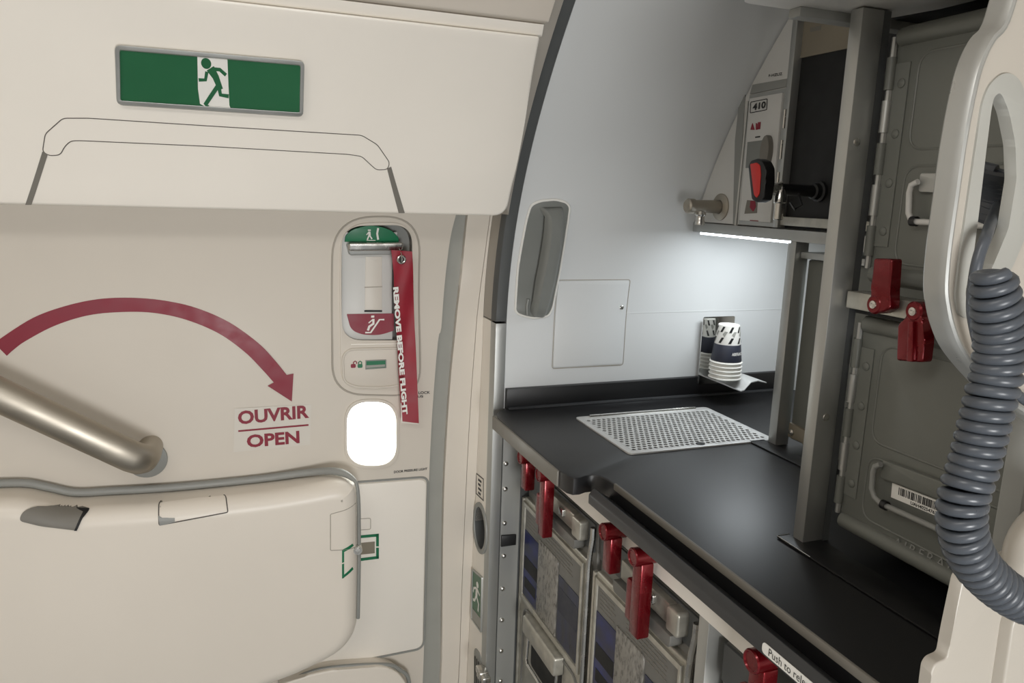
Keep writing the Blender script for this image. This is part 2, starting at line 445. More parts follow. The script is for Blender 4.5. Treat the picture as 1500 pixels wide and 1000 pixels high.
# riveted side panel under the worktop
rp = MB().slab(W0, [(.5875, 0), (.634, 0), (.634, 1.085), (.5875, 1.085)], 0, .004).done('trim_8', M['alup'], kind='structure')
for a, b in [(741, 679), (740, 716), (739, 766), (738, 814), (736, 862), (735, 908), (734, 953), (733, 997)]:
    u, v = W0.px(a, b, .004); MB().dome(W0, u, v, .0062, .0045, .0035).done('rivet', M['steel'], rp)
u0, v0 = W0.px(735, 786, .01); u1, v1 = W0.px(756, 798, .01)
MB().slab(W0, [(u0, v1), (u1, v1), (u1, v0), (u0, v0+.002)], .004, .010, bev=.001).done('rubber_strap', M['blackm'], rp, label='short dark rubber strap across the riveted strip')
# overhead lining over the door
oh = MB().slab(O, rnd([(-1.35, 1.558), (.545, 1.558), (.547, 1.70), (.528, 1.874), (-1.35, 1.874)], [0, .03, .05, .006, 0]), -.13, 0, bev=.012, seg=4, step=.015)
oh = oh.done('wall_over_door', M['panel'], kind='structure')
MB().slab(Fus(-.035), [(-1.35, 1.876), (.535, 1.876), (.532, 1.893), (-1.35, 1.893)], -.03, 0, bev=.003).done('trim_9', M['panel'], kind='structure')
MB().slab(Fus(-.045), [(-1.35, 1.895), (.535, 1.895), (.535, 2.15), (-1.35, 2.15)], -.03, 0, bev=.002).done('wall_upper', M['ceiling'], kind='structure')
MB().slab(Fus(-.02), [(.532, 1.6), (.559, 1.56), (.559, 2.15), (.534, 2.15)], -.06, 0, bev=.003).done('trim_10', M['taupe'], kind='structure')
# ---- lid outlines moulded into the overhead lining
top = Q(O, [(62, 222), (66, 196), (92, 173), (130, 173), (300, 184), (480, 195), (530, 198), (553, 212), (571, 238), (568, 248), (552, 249), (545, 243), (530, 229), (510, 226), (300, 214), (120, 206), (104, 206), (95, 214), (88, 227), (72, 228)], .001)
lid = MB().loop(linepath(O, rnd(top, .006, 4), .0002, .006, True), .0008, 6).done('lid_outline', M['line'], oh, label='thin outline of a moulded grip cover')
for q in ([(62, 222), (70, 226), (46, 300), (37, 300)], [(567, 247), (573, 244), (593, 312), (584, 312)]):
    MB().slab(O, Q(O, q, .001), .0003, .0012).done('grey_inlay', M['pocket'], oh, label='narrow grey slanted inlay below the grip cover')
# ================================================================== EXIT SIGN
sq = Q(O, [(168, 66), (446, 90), (444, 171), (171, 153)], .012)
ex = thing('exit_sign', O.p((sq[0][0]+sq[1][0])/2, sq[3][1], 0), 'wide green running man exit sign in a silver frame on the lining above the door', 'sign')
sr = rnd(sq, .008, 4)
cxx = sum(p[0] for p in sq)/4; czz = sum(p[1] for p in sq)/4
def shrink(poly, k, j=None):
    cx = sum(p[0] for p in poly)/len(poly); cz = sum(p[1] for p in poly)/len(poly)
    lx = max(p[0] for p in poly)-cx; lz = max(p[1] for p in poly)-cz; j = k if j is None else j
    return [(cx+(p[0]-cx)*(1-k/lx), cz+(p[1]-cz)*(1-j/lz)) for p in poly]
si = rnd(shrink(sq, .006), .003, 3)
MB().ring(O, sr, si, 0, .014, bev=.003).done('frame', M['alup'], ex)
MB().slab(O, rnd(shrink(sq, .0055), .003, 3), 0, .008).done('sign_face', M['greens'], ex)
def quadpt(q, a, b):                       # bilinear in the sign: a right, b down
    t = Vector(q[0]).lerp(Vector(q[1]), a); w = Vector(q[3]).lerp(Vector(q[2]), a); r = t.lerp(w, b); return (r.x, r.y)
wp = [(289, 81), (333, 85), (336, 154), (338, 159), (302, 157), (293, 152), (290, 130)]
MB().decal(O, Q(O, wp, .009), .0088).done('white_field', M['white'], ex, label='white field behind the running figure')
fg = MB()
def limb(mb, S, pts, w, d, dd=.0004):
    P = [Vector(S.px(a, b, d)) for a, b in pts]; poly = []
    L = []; Rr = []
    for i, p in enumerate(P):
        t = (P[min(i+1, len(P)-1)]-P[max(i-1, 0)]).normalized(); n = Vector((-t.y, t.x)); ww = w[i] if isinstance(w, list) else w
        L.append(tuple(p+n*ww/2)); Rr.append(tuple(p-n*ww/2))
    mb.slab(S, L+Rr[::-1], d-dd, d)
dS = .0093
h = O.px(302, 93, dS); fg.slab(O, ell(h[0], h[1], .0075, .0075, 20), dS-.0004, dS)
limb(fg, O, [(308, 100), (316, 113), (323, 131)], [.013, .010, .008], dS)
limb(fg, O, [(310, 101), (322, 102), (331, 110)], .0052, dS+.0002)
limb(fg, O, [(303, 105), (301, 117), (291, 117)], .0050, dS+.0001)
limb(fg, O, [(320, 124), (323, 139), (335, 141)], .0060, dS+.0003)
limb(fg, O, [(319, 126), (309, 141), (301, 153), (305, 156)], .0062, dS+.0005)
fg.done('running_figure', M['greens'], ex, label='green running figure')
# ================================================================== DOOR FITTINGS
# arc arrow
outer = [(-14, 508), (0, 496), (48, 465.6), (96, 448), (144, 438), (192, 436), (240, 440), (288, 451), (336, 472), (378, 502), (403, 528), (420, 549)]
inner = [(4, 527), (10, 521), (38, 499), (80, 477), (128, 462), (176, 457), (224, 458), (272, 468), (320, 488), (358, 515), (384, 541), (401, 560)]
inner[0] = (10, 521); inner[1] = (20, 512)
outer[0] = (-8, 503)
A = [tuple(p) for p in catmull(Q(D, outer, .0006), 6)]; B = [tuple(p) for p in catmull(Q(D, inner, .0006), 6)]
ar = MB().strip([D.p(a, b, .0006) for a, b in A], [D.p(a, b, .0006) for a, b in B], (0, .0004, 0))
ar.slab(D, Q(D, [(392, 565), (401, 560), (420, 549), (430, 547), (427.5, 588)], .0006), .0002, .0006)
ar.done('turn_arrow', M['redp'], door, label='dark red curved arrow decal')
MB().slab(D, Q(D, [(344, 598), (456, 592), (454, 651), (342, 662)]), 0, .0004).done('sticker', M['stick'], door, label='pale sticker for the opening words')
tx = MB(); tx.textpx(D, 'OUVRIR', (349, 622), (453, 612), (348, 602), .0009, bold=.035)
tx.textpx(D, 'OPEN', (362, 656), (439, 649), (361, 637), .0009, bold=.035)
tx.slab(D, Q(D, [(349, 630), (452, 621), (452, 623.5), (349, 632.5)], .0009), .0006, .0009)
tx.done('lettering', M['redp'], door, label='dark red words OUVRIR and OPEN')
# control handle
hm = MB(); HS = Fus(DO)
p0 = Vector(D.p(*D.px(-330, 425, .085), .085)); p1 = Vector(D.p(*D.px(203, 673, .085), .085))
path = [p0.lerp(p1, i/14) for i in range(14)]
dr = (p1-p0).normalized(); e = [p1-dr*.012, p1+dr*.004+Vector((0, .007, 0)), p1+dr*.012+Vector((0, .022, 0)), p1+dr*.014+Vector((0, .045, 0)), p1+dr*.014+Vector((0, .088, 0))]
hm.tube(path+e, .0315, 28, flat=.8)
hd = hm.done('control_handle', M['nickel'], door, label='satin metal door control lever')
c = D.px(215, 673, .003); MB().slab(D, ell(c[0], c[1], .040, .040, 32), 0, .006, bev=.002).done('handle_collar', M['greytrim'], door, label='round grey collar where the lever meets the door')
# mode selector housing
ho = rnd(Q(D, [(488, 318), (617, 316), (616, 580), (487, 577)]), [.085, .085, .07, .07], 10)
MB().loop(linepath(D, ho, -.0002, .01, True), .0022, 6).done('housing_outline', M['softline'], door)
hi = rnd(Q(D, [(499, 327), (606, 325), (608, 571), (499, 570)]), [.06, .055, .05, .05], 10)
MB().ring(D, hi, housing, -.002, .0035, bev=.0015).done('selector_housing', M['lining'], door)
# walls of the recess
MB().slab(D, housing, -.049, -.024).done('housing_back', M['greytrim'], door)
b = MB()
for i in range(len(housing)):
    pass
b.strip([D.p(a, z, .002) for a, z in housing+housing[:1]], [D.p(a, z, -.045) for a, z in housing+housing[:1]], (0, 0, .0002)).done('housing_wall', M['greytrim'], door)
MB().slab(D, rnd(Q(D, [(500.5, 340), (582, 340), (582, 374), (575, 380), (575, 497), (501, 499)], -.004), [.012, .002, .002, .003, .002, .035]), -.044, -.004, bev=.002).done('face_plate', M['whitep'], door)
gp = rnd(Q(D, [(505, 354), (506, 345), (516, 336), (538, 330), (556, 331), (575, 338), (584, 348), (584, 355)], .0), [0, .006, .02, .02, .02, .02, .006, 0], 5)
MB().slab(D, gp, -.04, .001, bev=.001).done('green_cap', M['green'], door, label='green cap with walking figure')
w = MB(); dS = .0016
limb(w, D, [(541, 336), (541, 338)], .006, dS); limb(w, D, [(541, 339), (541.5, 345)], .005, dS+.0001)
limb(w, D, [(541, 344), (538, 351)], .0028, dS); limb(w, D, [(541, 344), (545, 350)], .0028, dS); limb(w, D, [(540, 340), (537, 344)], .002, dS)
limb(w, D, [(554, 334), (552.5, 342), (554, 351)], .0042, dS); limb(w, D, [(537, 352), (550, 352)], .0014, dS)
w.done('walking_figure', M['white'], door)
MB().slab(D, rnd(Q(D, [(536, 376), (560, 376), (560, 454), (535, 454)]), .002), -.006, -.0025, bev=.0005).done('slot_cover', M['stick'], door)
MB().slab(D, Q(D, [(534, 454.5), (560, 454.5), (560, 457), (534, 457)]), -.006, -.0022).done('slot', M['void'], door)
MB().slab(D, Q(D, [(534, 420), (560, 419), (560, 420.5), (534, 421.5)], -.002), -.0055, -.002).done('slot_seam', M['softline'], door)
lv = rnd(Q(D, [(511, 356), (592, 355), (590, 367), (510, 368)], .02), .006, 5)
MB().slab(D, lv, -.04, .02, bev=.005, seg=3).done('selector_lever', M['steel'], door, label='short chrome lever across the selector')
MB().slab(D, rnd(Q(D, [(508, 357), (590, 356), (580, 373), (512, 374)], .012), .006, 5), -.04, .011, bev=.004, seg=3).done('lever_body', M['alup'], door)
rs = rnd(Q(D, [(508, 460), (577, 459), (577, 484), (556, 491), (530, 490), (514, 483)], -.002), [.002, .002, .004, .02, .02, .02], 5)
MB().slab(D, rs, -.004, -.002).done('red_segment', M['redp'], door, label='dark red panel with slide figure')
w = MB(); dS = -.0012
limb(w, D, [(546, 462), (546, 465)], .007, dS); limb(w, D, [(547, 467), (547, 474), (541, 478), (539, 484)], .005, dS+.0001)
limb(w, D, [(546, 468), (540, 473)], .0026, dS)
limb(w, D, [(535, 487), (543, 487), (556, 468), (563, 468)], .0036, dS+.0003)
w.done('slide_figure', M['white'], door)
# lower pocket with lock symbols
lp = rnd(Q(D, [(501, 511), (590, 509), (592, 562), (562, 567), (520, 566), (503, 558)], .001), [.03, .02, .02, .02, .03, .02], 6)
MB().loop(linepath(D, lp, .004, .008, True), .0028, 6).done('lower_rim', M['lining'], door)
MB().tube(linepath(D, Q(D, [(514, 504), (590, 503)], .004), .004), .0022, 6).done('ridge', M['panel'], door)
wn = Q(D, [(536, 528), (564, 527), (564, 537), (536, 539)])
MB().ring(D, rnd(shrink(wn, -.002), .001), rnd(wn, .0005), .003, .006, bev=.0005).done('indicator_frame', M['greytrim'], door)
MB().slab(D, wn, .003, .0045).done('indicator_window', M['green'], door, label='dark green lock indicator strip')
MB().slab(D, Q(D, [(536, 535), (564, 533.5), (564, 537), (536, 539)], .005), .0045, .0051).done('indicator_bar', M['groove'], door)
for cx, m_, op in ((517.5, 'redp', True), (527.5, 'green', False)):
    k = MB(); u, v = D.px(cx, 535.5, .004); k.slab(D, rnd([(u-.0055, v-.005), (u+.0055, v-.005), (u+.0055, v+.004), (u-.0055, v+.004)], .003), .003, .004)
    u2 = u+(.004 if op else 0); pts = [(u2-.0035, v+.004), (u2-.0035, v+.008), (u2, v+.0105), (u2+.0035, v+.008), (u2+.0035, v+.004)]
    k.tube(linepath(D, pts, .0038), .0012, 6); k.done('lock_symbol', M[m_], door, label='%s padlock symbol' % ('open red' if op else 'closed green'))
w = MB(); w.textpx(D, 'DOOR LOCK', (592, 578), (630, 576.5), (592, 574), .0006, bold=.03); w.textpx(D, 'STATUS', (594, 583), (620, 582), (594, 579.5), .0006, bold=.03)
w.textpx(D, 'DOOR PRESSURE LIGHT', (577, 693), (626, 688), (577, 689.5), .0006, bold=.03)
w.done('small_lettering', M['ink'], door, label='small black lettering DOOR LOCK STATUS and DOOR PRESSURE LIGHT')
# small round window
wi = MB().slab(D, winp, -.03, -.012).done('window_1', M['daylight'], kind='structure')
wo = rnd(Q(D, [(504, 584), (584, 584), (584, 686), (504, 686)]), .056, 10)
MB().ring(D, wo, winp, -.012, .004, bev=.002, seg=3).done('window_frame', M['lining'], wi)
b = MB(); b.strip([D.p(a, z, .002) for a, z in winp+winp[:1]], [D.p(a, z, -.03) for a, z in winp+winp[:1]], (0, 0, .0002)); b.done('window_sleeve', M['panel'], wi)
# side hatch on the door
hp = rnd(Q(D, [(440, 712), (627, 698), (621, 949), (440, 985)]), [.002, .02, .025, .002], 6)
MB().loop(linepath(D, hp, 0, .01, True), .0030, 6).done('hatch_gap', M['greytrim'], door, label='grey gap around the side hatch')
MB().slab(D, rnd(shrink(Q(D, [(440, 712), (627, 698), (621, 949), (440, 985)]), .005), [.002, .018, .022, .002], 6), -.01, .003, bev=.0015).done('side_hatch', M['panel'], door)
gb = MB(); dS = .0040
for q in ([(500, 786.5), (555, 781.5), (555, 785.5), (500, 790.5)], [(551, 782), (555, 781.5), (555, 800), (551, 800)], [(551, 802), (555, 802), (555, 818), (551, 818)], [(500, 821), (555, 814), (555, 818), (500, 825)]):
    gb.slab(D, Q(D, q, dS), dS-.0006, dS)
gb.done('green_bracket', M['green'], door, label='green bracket marking on the side hatch')
MB().slab(D, Q(D, [(500, 798), (549, 793), (549, 810), (500, 815)], .004), .003, .004).done('tag_label', M['beige'], door, label='small tan label inside the green bracket')
MB().loop(linepath(D, rnd(Q(D, [(505, 761), (543, 759), (543, 775), (505, 778)], .004), .004), .0035, .01, True), .0008, 6).done('embossed_plate', M['softline'], door)
# ================================================================== RIBBON
rb = thing('warning_ribbon', D.p(*D.px(600, 618), .03), 'long dark red warning ribbon hanging from the chrome lever of the door selector', 'ribbon')
RS = Fus(lambda z: DO(z)-.03)
Lp = [(573, 366), (576, 400), (577, 424), (580, 470), (583, 520), (586, 570), (589, 617)]
Rp = [(603, 368), (605, 400), (606.5, 440), (608, 480), (610, 520), (611.5, 570), (613, 619)]
L3 = [tuple(p) for p in catmull(Q(RS, Lp), 8)]; R3 = [tuple(p) for p in catmull(Q(RS, Rp), 8)]
b = bmesh.new(); n = len(L3); K = 8; rows = []
def wave(i, k): t = i/(n-1); return .004*math.sin(t*6+k*.2)+.0016*math.sin(t*13+.9*k)*(1-t)
for side in (0, .0012):
    rows.append([[b.verts.new(RS.p(*(Vector(L3[i]).lerp(Vector(R3[i]), k/K)), wave(i, k)-side)) for k in range(K+1)] for i in range(n)])
for f in (0, 1):
    for i in range(n-1):
        for k in range(K): b.faces.new((rows[f][i][k], rows[f][i][k+1], rows[f][i+1][k+1], rows[f][i+1][k]))
for i in range(n-1):
    for k in (0, K): b.faces.new((rows[0][i][k], rows[0][i+1][k], rows[1][i+1][k], rows[1][i][k]))
for k in range(K):
    for i in (0, n-1): b.faces.new((rows[0][i][k], rows[0][i][k+1], rows[1][i][k+1], rows[1][i][k]))
bmesh.ops.recalc_face_normals(b, faces=b.faces)
mb = MB(); mb._merge(b); mb.done('strap', M['redr'], rb)
t = MB(); t.text(RS, 'REMOVE BEFORE FLIGHT', RS.px(576, 421, .011), RS.px(590, 608, .011), RS.px(584, 420, .011), .0085, bold=.05)
t.done('lettering', M['white'], rb, label='white words REMOVE BEFORE FLIGHT')
for q, a in ((Lp, 1), ):
    t = MB(); t.tube([RS.p(*RS.px(x-.2, y), .002) for x, y in [(587.5, 590), (589, 617)]], .0007, 6)
t.tube([RS.p(*RS.px(x, y, .003), .003) for x, y in [(589, 618.5), (613, 620.5)]], .0008, 6).done('hem', M['white'], rb, label='thin white hem at the bottom')
c = RS.px(588, 380, .008)
pc = RS.p(*c, .004); t = MB()
t.loop([pc+Vector((.0078*math.cos(a), -.004, .0078*math.sin(a))) for a in [2*math.pi*i/24 for i in range(24)]], .0026, 8)
t.done('eyelet', M['steel'], rb, label='chrome eyelet')
MB().lathe(pc, (0, -1, 0), [(.0, .0065), (.0055, .0062), (.006, 0)], 16).done('eyelet_hole', M['void'], rb)
t = MB(); t.tube([pc+Vector(v) for v in [(0, -.010, -.004), (-.001, -.012, .004), (-.001, -.008, .012), (-.002, .002, .018), (-.002, .01, .022)]], .0014, 6); t.done('ring', M['steel'], rb)
# ================================================================== SLIDE BUSTLE
bp = [(-170, 722, 0), (-60, 714, 0), (30, 710, 0), (70, 716, 0), (110, 724, 0), (160, 722, 0), (260, 716, 0), (380, 704, 0), (450, 696, .01), (490, 694, .03), (512, 703, .05), (523, 722, .075), (526, 800, .08), (525, 890, .08), (523, 918, .08), (513, 940, .08), (492, 960, .08), (450, 982, .08), (400, 1002, .08), (300, 1030, .08), (-170, 1060, .08)]
BS = Fus(DO); BD = .095
bu = thing('slide_bustle', BS.p(0, .35, 0), 'big cream moulded bustle bulging from the lower door below the lever', 'slide bustle')
outl = [tuple(p) for p in catmull([BS.px(*q) for q in bp], 4)]
shell = MB().pillow(BS, outl, BD, .036).done('shell', M['bustle'], bu)
tp = [(-170, 719, 0), (-60, 711, 0), (30, 707, 0), (70, 713, 0), (110, 721, 0), (160, 719, 0), (260, 713, 0), (380, 701, 0), (450, 692, .01), (490, 690, .03), (514, 699, .05), (524, 718, .065), (526, 790, .065), (525.5, 850, .065), (524.5, 905, .065)]
path = catmull([BS.p(*BS.px(a, b, d+.010), d+.010) for a, b, d in tp], 6)
MB().tube(path, [.0085 if i < len(path)*.66 else max(.0042, .0085-.0006*(i-len(path)*.66)) for i in range(len(path))], 10).done('edge_trim', M['greytrim'], bu, label='grey rubber trim along the top and side')
PS = Shell(shell); dp = 0
pk = rnd(Q(PS, [(28, 762), (33, 749), (50, 742), (82, 741), (131, 745), (120, 755), (111, 776), (60, 770)], dp), [.008, .015, .02, .01, .001, .01, .002, .01], 5)
MB().slab(PS, pk, -.003, .0028).done('grip_pocket', M['pocket'], bu, label='dark grey grip pocket at the upper left')
MB().slab(PS, Q(PS, [(112, 745), (131, 745.5), (130, 748), (121, 759), (113, 776), (109, 776), (117, 759), (122, 750)], dp+.002), .001, .0036).done('pocket_gap', M['void'], bu)
fl = Q(PS, [(233, 731), (331, 724), (333, 747), (258, 764), (258, 758), (254, 757), (236, 769)], dp)
MB().loop(linepath(PS, rnd(Q(PS, [(234, 730), (331, 724.5), (334, 750), (233, 769)], dp+.001), .004), dp, .0025, True), .0013, 6).done('flap_gap', M['line'], bu)
MB().slab(PS, rnd(Q(PS, [(236, 732), (330, 726), (332, 748), (258, 763), (256, 758), (236, 759)], dp+.002), .003), -.002, .0016).done('inspection_flap', M['bustle'], bu)
MB().slab(PS, Q(PS, [(232, 755), (238, 758), (256, 758), (256, 764), (234, 769)], dp+.002), -.002, .0024).done('flap_latch', M['greytrim'], bu)
# raised pad and bracket on the right end
MB().loop(linepath(PS, rnd(Q(PS, [(484, 753), (505, 747), (521, 736), (521, 800), (484, 806)], dp), .003), 0, .006, True), .0010, 6).done('pad_outline', M['softline'], bu)
gb = MB(); sd = .0008
def side(pts, d): return Q(PS, pts, d)
gb.slab(PS, side([(501, 806), (504, 805), (504, 823), (501, 824)], sd), -.001, sd)
gb.slab(PS, side([(501, 826), (504, 825), (504, 846), (501, 847)], sd), -.001, sd)
gb.slab(PS, side([(501, 805), (516, 796), (518, 798.5), (504, 808)], sd), -.001, sd)
gb.slab(PS, side([(502, 843), (516, 830), (517.5, 833), (503, 846)], sd), -.001, sd)
gb.done('green_bracket', M['green'], bu, label='green bracket marking on the right end')
# lock between bustle and hatch
c = BS.p(*BS.px(524, 806, .088), .088)
MB().lathe(c, (-.1, -1, 0), [(-.04, .010), (.0, .0105), (.002, .0095), (.002, .007), (.0035, .0065), (.004, 0)], 20).done('key_lock', M['steel'], bu, label='small round key lock')
MB().slab(D, rnd(Q(D, [(410, 1003), (470, 983), (560, 976), (583, 984), (597, 1003), (597, 1120), (410, 1120)], .045), [.005, .04, .05, .03, .02, 0, 0], 6), .001, .045, bev=.015, seg=5).done('lower_cover', M['bustle'], door, label='smaller moulded cover below the bustle')
MB().tube(linepath(D, [tuple(p) for p in catmull(Q(D, [(408, 1004), (470, 980), (560, 973), (586, 981), (600, 1003), (601, 1100)], .03), 6)], .03), .005, 8).done('cover_trim', M['greytrim'], door)
# ================================================================== JAMB FITTINGS
MB().ring(J, ell(hc[0], hc[1], .054, .064, 32), hole, 0, .004, bev=.0018).done('opening_rim', M['greytrim'], jam, label='round grey rim of the opening')
b = MB(); pr = hole+hole[:1]
b.strip([J.p(a, z, .001) for a, z in pr], [J.p(a, z, -.10) for a, z in pr], (0, 0, .0002)); b.slab(J, hole, -.104, -.10).done('opening_sleeve', M['seal'], jam, label='dark inside of the round opening')
sg = thing('small_exit_sign', J.p(*J.px(699, 925), 0), 'narrow upright green exit sign on the door jamb between round opening and vent', 'sign')
q = Q(J, [(691.5, 832), (706, 845), (704.5, 927), (690, 906)], .003)
MB().ring(J, rnd(q, .005, 3), rnd(shrink(q, .005), .002, 3), 0, .004, bev=.001).done('frame', M['alup'], sg)
MB().slab(J, shrink(q, .0045), 0, .002).done('sign_face', M['greens'], sg)
q2 = shrink(q, .006)
f = MB()
def bil(q, a, b):
    t = Vector(q[0]).lerp(Vector(q[1]), a); w = Vector(q[3]).lerp(Vector(q[2]), a); return tuple(t.lerp(w, b))
def limbq(mb, S, q, pts, w, d):
    P = [Vector(bil(q, a, b)) for a, b in pts]; L = []; Rr = []
    for i, p in enumerate(P):
        t = (P[min(i+1, len(P)-1)]-P[max(i-1, 0)]).normalized(); n = Vector((-t.y, t.x)); L.append(tuple(p+n*w/2)); Rr.append(tuple(p-n*w/2))
    mb.slab(S, L+Rr[::-1], d-.0004, d)
hq = bil(q2, .55, .2); f.slab(J, ell(hq[0], hq[1], .008, .008, 14), .0020, .0026)
limbq(f, J, q2, [(.5, .28), (.45, .45)], .014, .0026); limbq(f, J, q2, [(.45, .28), (.15, .33), (.1, .42)], .006, .0028)
limbq(f, J, q2, [(.55, .28), (.85, .36)], .006, .0029); limbq(f, J, q2, [(.5, .44), (.75, .55), (.7, .7)], .007, .003); limbq(f, J, q2, [(.45, .44), (.3, .56), (.1, .58)], .007, .0031)
f.done('running_figure', M['white'], sg, label='white running figure')
MB().slab(J, [bil(q2, 0, .78), bil(q2, 1, .78), bil(q2, 1, 1), bil(q2, 0, 1)], .0018, .0027).done('pale_field', M['groove'], sg)
q = Q(J, [(697, 692), (708, 701), (708, 734), (697, 723)], .001)
pl = MB().ring(J, q, shrink(q, .003), 0, .001).done('placard_outline', M['line'], jam, label='thin outlined placard above the round opening')
t = MB()
for k in range(4):
    a = .18+.2*k; t.slab(J, [bil(q, .3, a), bil(q, .72-.1*(k % 2), a), bil(q, .72-.1*(k % 2), a+.1), bil(q, .3, a+.1)], .0004, .0008)
t.done('placard_marks', M['ink'], jam)
# vent in the jamb
vg = thing('air_vent', J.p(*J.px(699, 1060), 0), 'slotted grey air vent low on the door jamb under the narrow green sign', 'vent')
vp = rnd(Q(J, [(694, 946), (703, 958), (706, 985), (705, 1090), (693, 1075)], .003), [.02, .02, .01, .0, 0], 5)
MB().slab(J, vp, 0, .0025, bev=.001).done('frame', M['greytrim'], vg)
for k in range(4):
    a = 695+2.6*k; MB().slab(J, Q(J, [(a, 960+k*4), (a+1.2, 961.5+k*4), (a+.8, 1075), (a-.4, 1075)], .003), .002, .0032).done('slot', M['void'], vg)
c = J.p(*J.px(707, 987, .012), .012)
MB().box(c+Vector((-.010, -.03, -.008)), c+Vector((.012, .03, .008)), .004).box(c+Vector((-.012, -.012, -.011)), c+Vector((.0115, .012, .011)), .003).done('latch', M['steel'], vg, label='chrome latch across the vent')
# ================================================================== GALLEY WALL FITTINGS
ap = Q(W0, [(820, 411), (922, 411), (911, 534), (808, 538)])
px_ = [(.706, 1.413), (.889, 1.413), (.889, 1.209), (.706, 1.209)]
acc = MB().slab(W0, rnd(px_, .006, 4), 0, .0022, bev=.0015).done('access_panel', M['wall'], label='flush square white access panel beside the grey grab handle', cat='access panel')
MB().loop(linepath(W0, rnd([(a+(-.002 if a < .8 else .002), b+(.002 if b > 1.3 else -.002)) for a, b in px_], .007, 4), .0004, .01, True), .0009, 6).done('panel_gap', M['softline'], acc)
u, v = W0.px(910, 450); MB().dome(W0, u, v, .0055, .002, .002).done('fastener', M['steel'], acc)
MB().slab(W0, [(.59, 1.333), (1.54, 1.333), (1.54, 1.3345), (.59, 1.3345)], 0, .0007).done('trim_11', M['wall'], kind='structure')
gh = thing('grab_handle', W0.p(.66, 1.32, 0), 'long grey moulded grab handle on the white wall beside the door', 'handle')
def z7(pts): return [(740+a*.2, 280+b*.2) for a, b in pts]
op = [(75, 870), (85, 700), (95, 560), (125, 380), (160, 200), (190, 100), (260, 70), (370, 60), (450, 82), (475, 115), (460, 230), (430, 420), (400, 600), (350, 850), (318, 915), (210, 930), (130, 912), (90, 895)]
G = rnd(Q(W0, z7(op), .004), .01, 4)
MB().slab(W0, G, 0, .004, bev=.001).done('backplate', M['greyplastic'], gh)
MB().loop(linepath(W0, G, .003, .01, True), .0028, 6).done('rim', M['white'], gh, label='pale rim around the backplate')
# grip as a lofted bar
fr = [((268, 122), (430, 118)), ((300, 150), (438, 150)), ((325, 190), (440, 200)), ((328, 300), (436, 300)), ((315, 420), (424, 430)), ((290, 560), (400, 560)), ((262, 680), (376, 690)), ((238, 800), (345, 810)), ((220, 890), (315, 900)), ((225, 922), (295, 925))]
dd = [.010, .024, .034, .042, .045, .045, .042, .036, .026, .012]
b = bmesh.new(); rings = []
for (l, r_), d in zip(fr, dd):
    a0 = W0.px(*z7([l])[0], d); a1 = W0.px(*z7([r_])[0], d)
    # the grip is hollow behind its middle: the back sits off the plate
    bk = .003 if d < .03 else .018
    wdt = (a1[0]-a0[0])
    prof = [(a0[0]-.004, a0[1], bk), (a0[0], a0[1], d-.006), (a0[0]+.005, a0[1], d), (a1[0]-.008, a1[1], d-.001), (a1[0], a1[1], d-.008), (a1[0]+.001, a1[1], bk)]
    rings.append([b.verts.new(W0.p(*q)) for q in prof])
for A_, B_ in zip(rings, rings[1:]):
    for k in range(6): b.faces.new((A_[k], A_[(k+1) % 6], B_[(k+1) % 6], B_[k]))
b.faces.new(rings[0]); b.faces.new(rings[-1][::-1])
bmesh.ops.subdivide_edges(b, edges=list(b.edges), cuts=1, smooth=.4, use_grid_fill=True)
bmesh.ops.recalc_face_normals(b, faces=b.faces)
MB()._merge(b).done('grip', M['greyplastic'], gh)
MB().tube([W0.p(*W0.px(*z7([q])[0], .006), .006) for q in [(170, 790), (160, 840), (162, 905)]], .004, 8).done('stud', M['greyplastic'], gh)
# ================================================================== WORKTOP
WZ = PZ(1.12)
wt = thing('worktop', (1.0, 1.2, 1.085), 'black galley worktop with a notched front edge running along the counter', 'worktop')
np_ = Q(WZ, [(826, 686), (838, 683), (852, 681), (864, 684), (876, 692)])
wpoly = [(.585, 1.5745), (.552, 1.535), (.547, 1.50), (.546, 1.17), (.549, 1.142), (.556, 1.131), (.568, 1.130), (.582, 1.136), (.594, 1.136), (.604, 1.128), (.610, 1.112), (.611, 1.08), (.612, .50), (1.40, .50), (1.40, 1.5745)]
MB().slab(WZ, wpoly, -.032, 0, bev=.003).done('slab', M['black'], wt)
MB().box((.5425, 1.172, 1.089), (.5475, 1.528, 1.119), .0015).done('edge_strip', M['pocket'], wt, label='strip on the front edge, lighter grey for its highlight')  # highlight on the worktop's front edge put into the strip's colour
MB().box((.6095, .50, 1.110), (.6145, 1.085, 1.1218), .0015, 2).done('highlight_bead', M['pocket'], wt, label='raised bead along the front, lighter grey for the edge highlight')  # glint of the rounded edge painted as a paler bead
bs_ = MB().slab(W0, [(.589, 1.120), (1.40, 1.120), (1.40, 1.170), (.589, 1.167)], .0005, .014, bev=.002).done('backsplash', M['black'], wt)
MB().tube([Vector((.592, 1.560, 1.121)), Vector((1.39, 1.560, 1.121))], .005, 8).done('cove_strip', M['blackedge'], wt)
